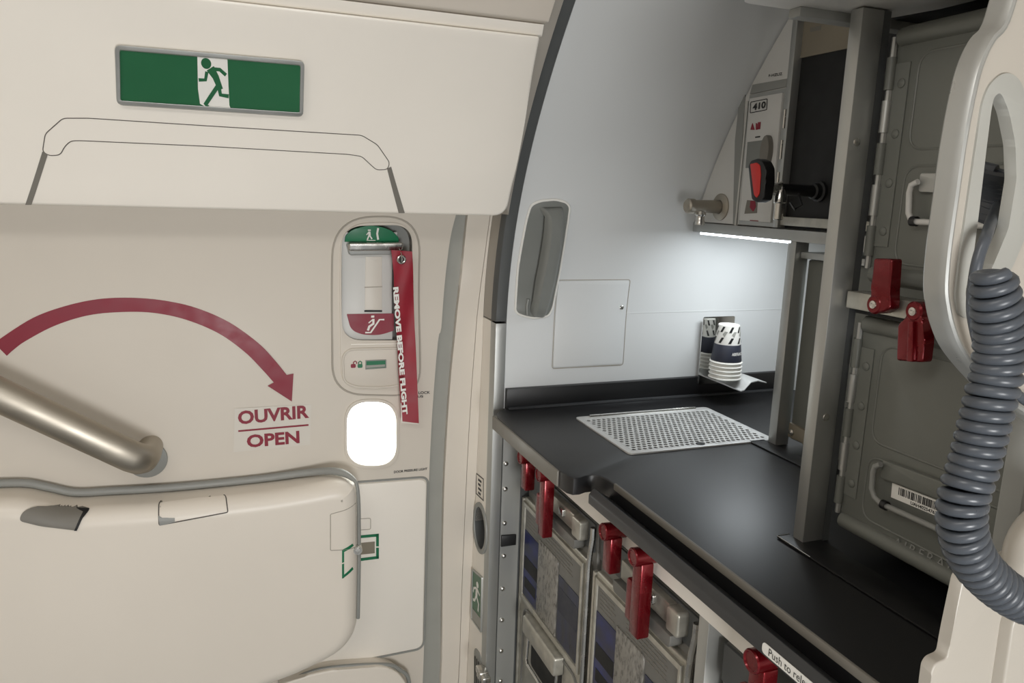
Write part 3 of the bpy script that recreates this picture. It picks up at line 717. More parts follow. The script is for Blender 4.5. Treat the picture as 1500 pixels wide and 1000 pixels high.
# drain grate
gr = thing('drain_grate', (.88, 1.34, 1.1205), 'perforated steel drain grate set into the black worktop', 'drain grate')
b = bmesh.new(); x0, x1, y0, y1 = .724, 1.040, 1.222, 1.432; nx, ny = 26, 17
dx = (x1-x0)/nx; dy = (y1-y0)/ny; zt = 1.1235
def cell(cx, cy_, w, h, r):
    sq = []
    hole = [(cx+r*math.cos(math.pi/4*k+math.pi/8), cy_+r*math.sin(math.pi/4*k+math.pi/8)) for k in range(8)]
    q = [(cx+w/2, cy_+h/2), (cx-w/2, cy_+h/2), (cx-w/2, cy_-h/2), (cx+w/2, cy_-h/2)]
    ext = [(cx+w/2, cy_+h*.2), (cx+w*.2, cy_+h/2), (cx-w*.2, cy_+h/2), (cx-w/2, cy_+h*.2), (cx-w/2, cy_-h*.2), (cx-w*.2, cy_-h/2), (cx+w*.2, cy_-h/2), (cx+w/2, cy_-h*.2)]
    H = [b.verts.new((a, c_, zt)) for a, c_ in hole]; E = [b.verts.new((a, c_, zt)) for a, c_ in ext]; Cn = [b.verts.new((a, c_, zt)) for a, c_ in q]
    Hb = [b.verts.new((a, c_, zt-.0012)) for a, c_ in hole]
    for k in range(8):
        b.faces.new((H[k], E[k], E[(k+1) % 8], H[(k+1) % 8])); b.faces.new((H[k], H[(k+1) % 8], Hb[(k+1) % 8], Hb[k]))
    for k, c_ in enumerate((0, 2, 4, 6)): b.faces.new((E[c_], Cn[k], E[c_+1]))
for j in range(ny):
    off = dx/2 if j % 2 else 0
    for i in range(nx-(1 if j % 2 else 0)):
        cell(x0+dx*(i+.5)+off, y0+dy*(j+.5), dx, dy, dx*.37)
    if off:
        for xa, xb in ((x0, x0+dx/2), (x1-dx/2, x1)):
            f_ = [b.verts.new((p, q, zt)) for p, q in ((xa, y0+dy*j), (xb, y0+dy*j), (xb, y0+dy*(j+1)), (xa, y0+dy*(j+1)))]; b.faces.new(f_)
for f_ in b.faces:
    if f_.normal.z < -.5: f_.normal_flip()
MB()._merge(b).done('perforated_plate', M['tray'], gr, smooth=False)
MB().box((x0, y0, 1.1202), (x1, y1, 1.1207)).done('drain_shade_sheet', M['void'], gr)  # black sheet standing in for the shade below the holes
go = rnd([(.710, 1.209), (1.052, 1.209), (1.055, 1.459), (.712, 1.459)], .012, 5)
MB().ring(PZ(1.1203), go, [(x0, y0), (x1, y0), (x1, y1), (x0, y1)], 0, .0032, bev=.001).done('rim', M['tray'], gr)
MB().tube([Vector((.745, 1.452, 1.1245)), Vector((1.02, 1.452, 1.1245))], .0035, 8).done('hinge_bar', M['steel'], gr)
c = WZ.px(1026, 649, .0045); MB().slab(PZ(1.1235), ell(c[0], c[1], .0095, .0085, 20), 0, .0009).done('finger_hole', M['blackm'], gr, label='dark oval finger hole')
# dark gutter strips on the worktop
gs = thing('gutter_strip', (.77, .66, 1.12), 'flat black gutter strip on the worktop along the foot of the lower grey container', 'strip')
MB().box((.742, .50, 1.1205), (.798, .828, 1.1235), .001).done('strip', M['blackm'], gs)
MB().tube([Vector(p) for p in [(.765, .829, 1.1235), (.743, .829, 1.1235), (.742, .76, 1.1235)]], .0008, 6).done('bright_edge', M['steel'], gs)
gs = thing('gutter_strip', (1.0, .98, 1.12), 'flat black gutter strip on the worktop in front of the rear recess post', 'strip')
MB().box((.990, .84, 1.1205), (1.028, 1.215, 1.1235), .001).done('strip', M['blackm'], gs)
# sliding shelf front
sf = thing('sliding_shelf', (.59, .8, 1.076), 'charcoal pull-out shelf front below the worktop edge', 'shelf')
fp = [(.571, 1.083), (.6108, 1.083), (.6108, 1.090), (.588, 1.104), (.580, 1.110), (.571, 1.100)]
b = bmesh.new(); e0 = [b.verts.new((x, .50, z)) for x, z in fp]; e1 = [b.verts.new((x, 1.100, z)) for x, z in fp]
for k in range(len(fp)): b.faces.new((e0[k], e0[(k+1) % 6], e1[(k+1) % 6], e1[k]))
b.faces.new(e0); b.faces.new(e1[::-1]); bmesh.ops.recalc_face_normals(b, faces=b.faces)
bmesh.ops.bevel(b, geom=[e for e in b.edges if abs((e.verts[0].co-e.verts[1].co).y) > .1], offset=.002, segments=2, profile=.5, affect='EDGES')
MB()._merge(b).done('front_rail', M['blackedge'], sf)
FS = PX(.571)
lb = Q(FS, [(1131, 946.5), (1222, 1022), (1212, 1030), (1128, 957)], .0005)
z0_, z1_ = 1.0865, 1.1005; ya, yb = -.642, -.515
MB().slab(FS, rnd([(ya, z0_), (yb, z0_), (yb, z1_), (ya, z1_)], .006, 5), 0, .0006).done('label_plate', M['white'], sf, label='white pill shaped label')
MB().text(FS, 'Push to release', (ya+.012, z0_+.0025), (ya+.088, z0_+.0025), (ya+.012, z1_-.002), .0009, bold=.0).done('lettering', M['ink'], sf, label='black words Push to release')
# ================================================================== CART BAY FRAME
bay = thing('cart_bay_frame', (.68, 1.0, 0), 'pale metal frame of the cart bay under the worktop', 'frame')
MB().box((.628, .70, 1.010), (.66, 1.571, 1.0875), .001).done('top_rail', M['panel'], bay)
MB().box((.631, .822, 0.0), (.70, .846, 1.031), .001).done('upright', M['alup'], bay)
MB().box((.66, .51, 1.05), (1.38, 1.571, 1.086)).done('underside', M['whitep'], bay)
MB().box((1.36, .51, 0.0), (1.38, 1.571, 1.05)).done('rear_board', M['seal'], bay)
CS = PX(.640)
BIL = {}
def cart(y0, y1, label, crop=None):
    """half-size galley cart, door facing -x; y0 near, y1 far"""
    w = y1-y0; k = w/.385
    t = thing('galley_cart', (.80, (y0+y1)/2, 0.0), label, 'galley cart', 'galley carts under the worktop')
    MB().box((.652, y0+.003, .03), (1.30, y1-.003, .985), .006).done('body', M['wornp'], t)
    S = PX(.652)
    def R(a, b, z0, z1): return [(-(y1-a*w), z0), (-(y1-b*w), z0), (-(y1-b*w), z1), (-(y1-a*w), z1)]
    # door leaf with rim
    MB().slab(S, rnd(R(.02, .95, .06, .905), .01), 0, .010, bev=.004, seg=3).done('door', M['worn'], t)
    # placard holder
    ph = MB(); ph.slab(S, R(.07, .90, .664, .885), .010, .0125); pho = ph.done('placard_holder', M['wornp'], t, label='clear front placard holder')
    MB().ring(S, R(.045, .915, .650, .895), R(.07, .895, .664, .884), .010, .016, bev=.0015).done('holder_frame', M['worn'], t)
    MB().slab(S, R(.075, .31, .668, .830), .0125, .0138).done('blue_card', M['blue'], pho, label='dark blue card at the left')
    dbm = MB().slab(S, R(.085, .30, .735, .768), .0138, .0142).slab(S, R(.10, .285, .690, .716), .0138, .0142); dbm.done('dark_bands', M['void'], pho, label='black bands on the blue card')
    MB().slab(S, R(.62, .88, .735, .79), .0138, .0141).done('dark_band', M['navy'], pho)
    MB().slab(S, rnd(R(.31, .60, .668, .845), [0, .0, .012, 0]), .0125, .0152, bev=.0006).done('frosted_window', M['frost'], pho, label='scratched clear pane in the middle')
    MB().slab(S, R(.615, .885, .668, .815), .0125, .0138).done('dark_card', M['bluedark'], pho, label='darker mottled card at the right')
    for (a, b_) in ((.10, .28), (.40, .80)):
        ln = MB()
        for i in range(5):
            z = .875-.008*i; e_ = random.uniform(0, .06); x_ = a
            while x_ < b_-e_:
                l_ = random.uniform(.02, .06); ln.slab(S, R(x_, min(x_+l_, b_), z-.0022, z), .0125, .0133); x_ += l_+.012
        ln.done('print_block', M['pocket'], pho, label='block of small worn print')
    # embossed lower panel, handle recess and bail handle
    MB().loop(linepath(S, rnd(R(.09, .90, .10, .635), .03, 5), .010, .03, True), .004, 6).done('embossed_rib', M['wornp'], t)
    MB().slab(S, rnd(R(.24, .70, .515, .64), .012), .010, .0115).done('handle_recess', M['void'], t)
    MB().slab(S, rnd(R(.22, .72, .60, .645), .008), .0115, .034, bev=.005, seg=3).done('grip_plate', M['worn'], t, label='pale steel grip plate')
    MB().tube([S.p(*q) for q in [(R(.25, .69, .60, .6)[0][0], .61, .02), (R(.25, .69, .6, .6)[0][0], .535, .024), (R(.25, .69, .6, .6)[0][0]+.01, .525, .025), (R(.25, .69, .6, .6)[1][0]-.01, .525, .025), (R(.25, .69, .6, .6)[1][0], .535, .024), (R(.25, .69, .6, .6)[1][0], .61, .02)]], .0035, 8).done('bail', M['steel'], t)
    # top latch assembly
    MB().slab(S, R(.02, .97, .925, .983), 0, .004, bev=.001).done('top_plate', M['seal'], t)
    MB().slab(S, rnd(R(.33, .80, .942, .978), .004), .004, .018, bev=.003).done('latch_bar', M['worn'], t)
    MB().slab(S, rnd(R(.30, .86, .914, .936), [.012, .012, .002, .002]), .004, .026, bev=.006, seg=3).done('door_lip', M['wornp'], t)
    MB().slab(S, rnd(R(.80, .90, .938, .980), .007), .004, .024, bev=.004, seg=3).done('corner_catch', M['worn'], t)
    MB().slab(S, rnd(R(.62, .68, .955, .972), .003), .018, .024, bev=.002).done('catch_button', M['steel'], t)
    # hinge rod on the near side
    MB().tube([S.p(-(y0+.012), z, .012) for z in (.06, .5, .9)]+[S.p(-(y0+.008), .93, .012), S.p(-(y0+.002), .96, .012), S.p(-(y0+.002), .982, .012)], .0055, 8).done('hinge_rod', M['steel'], t)
    for z in (.632, .60): MB().dome(S, -(y0+.024), z, .006, .004, .010).done('screw', M['steel'], t)
    for a in (.02,):
        MB().slab(S, R(.0, .028, .05, .90), .004, .014, bev=.002).done('edge_strip', M['worn'], t)
    return t
cart(1.205, 1.570, 'worn metal galley cart nearest the door jamb, with blue placard and grip handle')
cart(.860, 1.195, 'worn metal galley cart with blue placard between the jamb cart and the pale upright')
cart(.505, .812, 'worn metal galley cart partly hidden beyond the pale upright, nearest the camera')
# ================================================================== RED LATCHES
def latch_row(y, z, L, flange, label, x0=.585, group='red turn latches under the worktop', xe=.628, yy=.5):
    t = thing('turn_latch', (x0+.02, y, z-L), label, 'latch', group)
    MB().lathe((xe, y, z), (-1, 0, 0), [(0, .014), (xe-x0-.002, .0155), (xe-x0, .014), (xe-x0, .0125), (xe-x0-.002, .011), (xe-x0-.002, 0)], 28).done('pivot', M['red'], t)
    bx = MB(); bx.box((x0+.010, y-.0145, z-L), (x0+.033, y+.0135, z-.008), .003); bx.done('arm', M['red'], t)
    if flange:
        MB().box((x0+.012, y+.010, z-L+.014), (x0+.026, y+.034, z-.052), .0045, 3).done('thumb_tab', M['red'], t)
    return t
latch_row(1.462, 1.040, .074, 0, 'short red turn latch closest to the door jamb')
latch_row(1.357, 1.039, .136, 1, 'long red turn latch beside the short one near the jamb')
latch_row(1.070, 1.042, .074, 0, 'short red turn latch over the far edge of the middle cart')
latch_row(.968, 1.045, .138, 1, 'long red turn latch over the middle cart')
latch_row(.676, 1.049, .125, 1, 'red turn latch below the worktop edge next to the white release label')
t = thing('turn_latch', (.62, 1.12, 1.06), 'small red latch stub tucked beside the worktop notch', 'latch', 'red turn latches under the worktop')
MB().lathe((.628, 1.135, 1.076), (-1, 0, 0), [(0, .0095), (.026, .0105), (.028, .009), (.027, 0)], 20).done('pivot', M['red'], t)
MB().box((.604, 1.125, 1.055), (.622, 1.145, 1.068), .003).done('arm', M['red'], t)
# ================================================================== GALLEY UPPER STRUCTURE
MB().box((.764, .80, 1.1205), (.80, .821, 1.848), .0015).done('trim_12', M['alup'], kind='structure')
PP = PX(.764)
FPY = PY(.80)
po = MB().box((.800, .801, 1.1205), (.812, .815, 1.848)).done('trim_13', M['seal'], kind='structure')
for a, b in ((1255, 208), (1210, 611)):
    u, v = FPY.px(a, b); MB().dome(FPY, u, v, .0055, .002, 0).done('screw', M['steel'], po)
sh = thing('galley_shelf', (1.2, 1.2, 1.53), 'aluminium shelf edge below the water taps with a light strip under it', 'shelf')
MB().box((1.025, .823, 1.531), (1.54, 1.526, 1.553), .0015).done('shelf_board', M['alup'], sh)
MB().box((1.028, 1.195, 1.5265), (1.040, 1.500, 1.531), .001).done('led_strip', M['led'], sh, label='glowing white light strip')
US = PX(1.03)
# face panel following the wall's curve
pl_ = [(-(PR(1.555)-.004), 1.555)]+[(-(PR(z)-.004), z) for z in [1.6, 1.65, 1.7, 1.75, 1.8, 1.85, 1.9, 1.95]]+[(-1.245, 1.968), (-1.245, 1.555)]
fcp = MB().slab(US, pl_, -.02, 0).done('wall_right_gable', M['whitep'], kind='structure')
fcp.name = 'wall_gable'
MB().slab(US, Q(US, [(1102, 124), (1153, 115), (1151, 127), (1098, 138)], .003), 0, .003, bev=.0008).done('header_strip', M['greytrim'], fcp, label='grey strip over the locker door')
MB().textpx(US, 'F-HZUZ', (1126, 113), (1146, 110), (1126, 109), .0006, bold=.03).done('lettering', M['ink'], fcp, label='black registration lettering')
MB().slab(US, Q(US, [(1077, 206), (1083, 150), (1090, 132), (1092, 134), (1080, 330), (1074, 329)], .001), 0, .002).done('side_strip', M['greytrim'], fcp)
MB().tube([US.p(*US.px(1095, 148, .003), .002), US.p(*US.px(1077, 330, .003), .002)], .003, 6).done('edge_rail', M['alup'], fcp)
# locker
lk = thing('equipment_locker', (1.03, 1.31, 1.556), 'narrow white equipment locker numbered 410 above the worktop', 'locker')
ld = Q(US, [(1098, 139), (1152, 129), (1133, 332), (1082, 328)], .004)
MB().slab(US, ld, 0, .004).done('frame', M['alup'], lk)
MB().slab(US, shrink(ld, .006, .008), .003, .008, bev=.001).done('door', M['whitep'], lk)
MB().textpx(US, '410', (1102, 162), (1121, 158), (1103, 152), .0092, bold=.03).done('number', M['ink'], lk, label='black number 410')
q = Q(US, [(1099, 149), (1124, 144), (1123, 161), (1098, 166)], .009)
MB().ring(US, rnd(q, .003, 3), rnd(shrink(q, .0015), .002, 3), .008, .0088).done('number_outline', M['ink'], lk)
t = MB(); dS = .0090
t.slab(US, rnd(Q(US, [(1099, 190), (1102, 180), (1105, 190)], dS), .001), .008, dS); t.slab(US, Q(US, [(1107, 180), (1109, 181), (1109, 190), (1107, 190)], dS), .008, dS); t.slab(US, Q(US, [(1110, 179), (1114, 178.5), (1113, 189), (1109.5, 189.5)], dS), .008, dS)
t.done('fire_symbols', M['redp'], lk, label='small red fire symbols')
MB().slab(US, Q(US, [(1106, 200), (1113, 199), (1113, 201), (1106, 202)], .009), .008, .0088).done('caption', M['ink'], lk)
MB().slab(US, Q(US, [(1095, 208), (1119, 205), (1116, 245), (1092, 246)], .010), .008, .0105, bev=.0006).done('latch_plate', M['greyplastic'], lk)
c = US.px(1122, 222, .014); MB().slab(US, ell(c[0], c[1], .014, .032, 24), .008, .020, bev=.004).done('paddle_latch', M['pocket'], lk)
MB().slab(US, Q(US, [(1094, 293), (1109, 294), (1108, 312), (1090, 313), (1092, 302)], .0095), .008, .009).done('hazard_card', M['pocket'], lk)
MB().slab(US, rnd(Q(US, [(1099, 294), (1106, 294), (1107, 303), (1103, 310), (1098, 304)], .0098), .002), .009, .0095).done('hazard_mark', M['redp'], lk)
MB().slab(US, Q(US, [(1098, 322), (1110, 323), (1110, 324.2), (1098, 323.2)], .0095), .008, .0088).done('red_caption', M['redp'], lk)
for k in (170, 215, 262): MB().tube([US.p(*US.px(1149.5-(k-170)*.105, k-10, .01), .008), US.p(*US.px(1147-(k-170)*.105, k+18, .01), .008)], .003, 8).done('hinge_knuckle', M['steel'], lk)
# dark recess panel right of the locker
yf, yn = 1.245, .823
MB().box((1.022, 1.231, 1.555), (1.045, 1.245, 1.975), .001).done('trim_14', M['alup'], kind='structure')
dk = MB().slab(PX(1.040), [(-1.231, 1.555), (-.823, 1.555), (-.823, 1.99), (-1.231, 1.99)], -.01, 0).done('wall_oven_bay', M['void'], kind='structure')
BP = PX(1.038)
MB().slab(BP, Q(BP, [(1166, 34), (1210, 26), (1246, 28), (1246, 70), (1164, 87)]), -.002, .001).done('top_board', M['beige'], dk, label='dull beige board above the dark panel')
MB().slab(BP, Q(BP, [(1186, 41), (1203, 37), (1202, 44), (1187, 47)], .0014), .001, .0014).done('faded_mark', M['pocket'], dk)
MB().box((1.026, .824, 1.560), (1.040, 1.230, 1.577), .0015).done('trim_15', M['worn'], kind='structure')
# water tap with red lever
tap = thing('water_tap', (1.0, 1.15, 1.6), 'black water tap with red lever in front of the dark panel', 'tap')
a0 = Vector((1.040, 1.144, 1.626)); a1 = Vector((.905, 1.147, 1.628))
MB().tube([a0, a0.lerp(a1, .5), a1], .0105, 16).done('arm', M['blackm'], tap)
MB().lathe(a0+Vector((-.0, 0, 0)), (-1, 0, 0), [(0, .019), (.006, .019), (.008, .015), (.018, .0145), (.02, .011)], 24).done('flange', M['blackm'], tap)
TS = PX(.895)
bo = [(1098, 243), (1102, 235), (1111, 232), (1119, 236), (1124, 246), (1124, 266), (1120, 292), (1110, 297), (1103, 292)]
MB().slab(TS, rnd(Q(TS, bo), .004, 4), -.016, .004, bev=.003).done('lever', M['blackm'], tap)
ri = [(1098.5, 240), (1108, 238), (1113, 242), (1114, 256), (1112, 284), (1108, 290), (1104, 285)]
MB().slab(TS, rnd(Q(TS, ri, .0055), .003, 4), .003, .0055, bev=.0008).done('red_inlay', M['redl'], tap, label='bright red lever inlay')
c = US.p(*US.px(1142, 296, .09), .09)
MB().lathe(c+Vector((.0, 0, .010)), (0, 0, -1), [(-.012, .008), (0, .0115), (.010, .0115), (.012, .0095), (.040, .009), (.042, .007), (.042, 0)], 20).done('spout', M['steel'], tap, label='chrome spout')
MB().tube([Vector((.915, 1.145, 1.622)), c+Vector((0, 0, .028)), c+Vector((0, 0, .014))], .0095, 12).done('elbow', M['steel'], tap)
MB().tube([c+Vector((.022, -.02, .016)), c+Vector((.030, -.024, -.004)), c+Vector((.018, -.02, -.012)), c+Vector((.012, -.012, .0))], .0022, 6).done('chain', M['blackm'], tap)
# second tap near the wall
fc = thing('drinking_faucet', US.p(*US.px(1055, 303), .05), 'stubby satin metal faucet sticking out beside the curved wall', 'faucet')
c0 = US.p(*US.px(1055, 303, .002), .002)
MB().lathe(c0+Vector((.002, 0, 0)), (-1, 0, 0), [(0, .029), (.003, .029), (.005, .026), (.007, .0155)], 32).done('flange', M['nickel'], fc)
MB().lathe(c0, (-1, 0, .0), [(0, .0145), (.066, .0135), (.070, .0160), (.084, .0160), (.087, .013), (.086, .007), (.080, 0)], 24).done('barrel', M['nickel'], fc)
MB().lathe(c0+Vector((-.050, 0, -.010)), (0, 0, -1), [(0, .010), (.008, .0125), (.011, .0095), (.020, .0095), (.022, .0105), (.030, .0105), (.030, 0)], 20).done('nozzle', M['steel'], fc)
# rear recess post and cupboard behind
MB().box((1.028, 1.180, 1.1205), (1.060, 1.203, 1.531), .0015).done('trim_16', M['alup'], kind='structure')
rc = thing('rear_container', (1.2, 1.0, 1.13), 'dim grey container standing in the rear recess behind the recess post', 'container')
MB().box((1.058, .84, 1.135), (1.40, 1.176, 1.498), .004).done('body', M['cont'], rc)
RS2 = PX(1.058)
MB().tube([RS2.p(-1.115, z, .004) for z in (1.20, 1.33, 1.46)], .004, 8).done('hinge_rod', M['alup'], rc)
for z in (1.22, 1.30, 1.38, 1.44): MB().tube([RS2.p(-1.115, z-.018, .005), RS2.p(-1.115, z+.018, .005)], .0055, 8).done('hinge_knuckle', M['steel'], rc)
MB().slab(RS2, [(-1.175, 1.14), (-1.135, 1.14), (-1.12, 1.125), (-1.05, 1.125), (-1.05, 1.16), (-1.175, 1.17)], 0, .006, bev=.002).done('foot_plate', M['beige'], rc, label='beige foot plate')
MB().dome(RS2, -1.165, 1.152, .007, .004, .006).done('screw', M['steel'], rc)
MB().box((1.040, .823, 1.500), (1.40, 1.178, 1.512), .001).done('trim_17', M['alup'], kind='structure')
# ================================================================== CONTAINERS
KS = PX(.812)
def container(z0, z1, label, upper):
    t = thing('galley_container', (1.0, .66, z0), label, 'container', 'grey galley containers')
    y0, y1 = .50, .786
    MB().box((.824, y0, z0+.004), (1.30, y1-.003, z1-.004), .006).done('body', M['cont'], t)
    S = PX(.824)
    def R(a, b, c, d): return [(-a, c), (-b, c), (-b, d), (-a, d)]
    MB().slab(S, rnd(R(y1, y0, z0, z1), .012, 4), 0, .012, bev=.003).done('door', M['cont'], t)
    # rolled bead top and bottom
    for z in ((z1-.013, z0+.013) if upper else (z1-.013, z0+.012)):
        MB().tube([S.p(-y1+.006, z, .010), S.p(-y0, z, .010)], .0115, 14).done('rolled_bead', M['cont'], t)
    zm = z0+(z1-z0)*(.5 if upper else .42)
    for a, c in (((z1-.036), zm+.010), (zm-.010, z0+.030)):
        MB().loop(linepath(S, rnd(R(y1-.038, y0+.01, c, a), .022, 6), .0118, .012, True), .0017, 6).done('embossed_rib', M['cont'], t)
    # piano hinge on the far edge
    MB().slab(S, R(y1+.0, y1-.026, z0+.05, z1-.045), .012, .0135).done('hinge_leaf', M['cont'], t)
    MB().tube([S.p(-y1-.002, z, .014) for z in (z0+.02, (z0+z1)/2, z1-.012)], .0042, 8).done('hinge_rod', M['alup'], t)
    nz = 5
    for i in range(nz):
        z = z0+.03+(z1-z0-.06)*(i+.5)/nz
        MB().tube([S.p(-y1-.002, z-.020, .015), S.p(-y1-.002, z+.020, .015)], .0062, 10).done('hinge_knuckle', M['alup'] if i % 2 else M['cont'], t)
    for i in range(4):
        z = z0+.07+(z1-z0-.14)*i/3
        MB().dome(S, -(y1-.016), z, .0062, .0035, .013).done('rivet', M['cont'], t)
    return t, S
cu, S = container(1.500, 1.826, 'upper grey galley container with embossed door, above the red latches', True)
cl, S = container(1.150, 1.458, 'lower grey galley container with barcode label standing over the worktop', False)
K = PX(.812)
# upper handle
MB().slab(K, rnd(Q(K, [(1347, 253), (1440, 253), (1436, 285), (1344, 281)], .008), .004), 0, .008, bev=.002).done('handle_plate', M['alup'], cu, label='pale handle plate')
MB().tube([K.p(*K.px(a, b, .012), .012) for a, b in [(1345, 266), (1335, 271), (1332, 282), (1331, 312), (1335, 323), (1344, 325), (1352, 325), (1400, 328), (1450, 331)]], .0038, 10).done('bail', M['whitep'], cu)
c = K.p(*K.px(1339, 324, .012), .012); MB().lathe(c+Vector((0, .004, 0)), (0, -1, 0), [(0, .0062), (.008, .0062)], 14).done('grommet', M['blackm'], cu)
# lower handle and barcode
MB().slab(K, rnd(Q(K, [(1292, 673), (1400, 713), (1398, 740), (1289, 700)], .008), .004), 0, .008, bev=.002).done('handle_plate', M['cont'], cl)
MB().tube([K.p(*K.px(a, b, .014), .014) for a, b in [(1290, 680), (1282, 683), (1279, 692), (1277, 715), (1281, 728), (1290, 737), (1296, 740), (1345, 762), (1400, 787)]], .0038, 10).done('bail', M['greytrim'], cl)
c = K.p(*K.px(1295, 739, .014), .014); MB().lathe(c+Vector((0, .003, 0)), (0, -1, 0), [(0, .0062), (.008, .0062)], 14).done('grommet', M['blackm'], cl)
q = Q(K, [(1307, 707), (1392, 740), (1389, 763), (1305, 728)], .001)
lbo = MB().slab(K, q, 0, .001).done('barcode_label', M['white'], cl, label='white barcode sticker')
t = MB(); x = .13; random.seed(9)
while x < .93:
    w_ = random.choice((.008, .012, .02)); t.slab(K, [bil(q, x, .12), bil(q, x+w_, .12), bil(q, x+w_, .62), bil(q, x, .62)], .001, .0014); x += w_+random.choice((.008, .012, .02))
t.done('barcode', M['ink'], lbo)
MB().text(K, 'UAH40254763V', bil(q, .36, .93), bil(q, .86, .93), bil(q, .36, .70), .0014, bold=.02).done('code_lettering', M['ink'], lbo)
MB().textpx(K, 'AIRFRANCE', (1307, 799), (1432, 857), (1311, 786), .0025, bold=-.005, spacing=1.35).done('raised_lettering', M['greytrim'], cl, label='raised name lettering in the same grey')
# rail between the containers
rl = thing('latch_rail', (.80, .66, 1.463), 'pale aluminium rail between the two grey containers', 'rail')
MB().box((.788, .50, 1.4655), (.822, .796, 1.4885), .0015).done('rail', M['worn'], rl)
MB().box((.800, .50, 1.459), (.823, .790, 1.4645), .001).done('shadow_gap', M['void'], rl)
def face_latch(pts, piv, label, bar):
    S = PX(.762); c = S.p(*S.px(*piv), 0)
    t = thing('turn_latch', c, label, 'latch', 'red turn latches on the container rail')
    MB().slab(S, rnd(Q(S, pts), .004, 4), -.016, 0, bev=.003, seg=3).done('arm', M['red'], t)
    MB().lathe(c+Vector((.026, 0, 0)), (-1, 0, 0), [(0, .0115), (.025, .012), (.027, .010), (.027, 0)], 20).done('pivot', M['red'], t)
    MB().lathe(c, (-1, 0, 0), [(0, .0055), (.0025, .005), (.003, .002), (.0018, 0)], 16).done('screw', M['steel'], t)
    if bar: MB().slab(S, rnd(Q(S, bar), .002), -.018, .005, bev=.002).done('ridge', M['red'], t)
face_latch([(1279, 378), (1307, 379), (1304, 425), (1303, 452), (1290, 458), (1274, 452), (1276, 420)], (1280, 446), 'red turn latch pointing up on the rail against the upper container', None)
face_latch([(1331, 449), (1345, 449), (1351, 470), (1354, 500), (1350, 531), (1312, 528), (1314, 475), (1325, 465)], (1338, 456), 'red turn latch hanging down over the lower container', [(1334, 470), (1342, 470), (1341, 530), (1332, 529)])
# overhead header and dark slot above the containers
hd_ = MB().slab(PZ(1.850), rnd([(.622, .862), (.84, .862), (.86, .77), (.86, .50), (.63, .50), (.615, .80)], [.02, .01, 0, 0, 0, .02]), 0, .09, bev=0).done('trim_18', M['whitep'], kind='structure')
MB().box((.70, .84, 1.838), (1.03, .862, 1.850), .001).done('trim_19', M['greytrim'], kind='structure')
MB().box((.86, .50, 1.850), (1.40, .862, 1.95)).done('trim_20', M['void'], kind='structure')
MB().box((.86, .862, 1.99), (1.54, 1.28, 2.1)).done('wall_galley_top', M['whitep'], kind='structure')
# ================================================================== PARTITION WITH GRIP OPENING
NS = PY(.45)
outp = [(1700, -60), (1500, -60), (1474, 29), (1454, 55), (1440, 82), (1428, 120), (1412, 200), (1398, 296), (1388, 368), (1384, 420), (1387, 450), (1394, 480), (1408, 512), (1440, 552), (1475, 585), (1560, 640), (1700, 640)]
rim = [(1464, 108), (1446, 124), (1436, 150), (1426, 216), (1416, 284), (1404, 368), (1396, 436), (1402, 462), (1420, 468), (1446, 440), (1480, 392), (1506, 330), (1516, 250), (1508, 170), (1492, 118), (1478, 107)]
opn = [(1461, 136), (1453, 142), (1449, 160), (1442, 216), (1431, 310), (1423, 373), (1411, 428), (1413, 440), (1425, 432), (1450, 392), (1474, 335), (1486, 262), (1484, 210), (1475, 165), (1466, 142)]
pa = thing('partition_panel', NS.p(.62, 1.45, 0), 'cream partition end panel with metal edge and oval grip opening behind the coiled cord', 'partition')
oq = rnd(Q(NS, outp), .01, 4); rq = rnd(Q(NS, rim), .006, 4); nq = rnd(Q(NS, opn), .004, 4)
MB().slab(NS, oq, -.008, .0, holes=[rq]).done('panel', M['cream'], pa)
MB().ring(NS, rq, nq, -.0085, .002, bev=.002, seg=3).done('grip_rim', M['rimgrey'], pa, label='grey rim of the grip opening')
# metal edge: thick extrusion around the outline
epx = outp[1:-1]
ec = [Vector(p) for p in catmull(Q(NS, epx), 5)]
b = bmesh.new(); rings = []
for i, p in enumerate(ec):
    t_ = (ec[min(i+1, len(ec)-1)]-ec[max(i-1, 0)]).normalized(); n_ = Vector((t_.y, -t_.x))   # outward (left)
    if n_.dot(Vector((.72, 1.58))-p) > 0: n_ = -n_
    prof = [(-.0035, .0010), (-.001, .0022), (.0012, .0012), (.0025, -.0015), (.003, -.005), (.003, -.0175), (.001, -.020), (-.0035, -.020)]
    rings.append([b.verts.new(NS.p(p.x+n_.x*a, p.y+n_.y*a, d)) for a, d in prof])
for A_, B_ in zip(rings, rings[1:]):
    for k in range(8): b.faces.new((A_[k], A_[(k+1) % 8], B_[(k+1) % 8], B_[k]))
b.faces.new(rings[0]); b.faces.new(rings[-1][::-1]); bmesh.ops.recalc_face_normals(b, faces=b.faces)
MB()._merge(b).done('metal_edge', M['edgemetal'], pa, label='brushed aluminium edge')
# grey upright seen beyond the cord
MB().box((.700, .462, 1.10), (1.2, .485, 1.50), .002).done('trim_21', M['greytrim'], kind='structure')
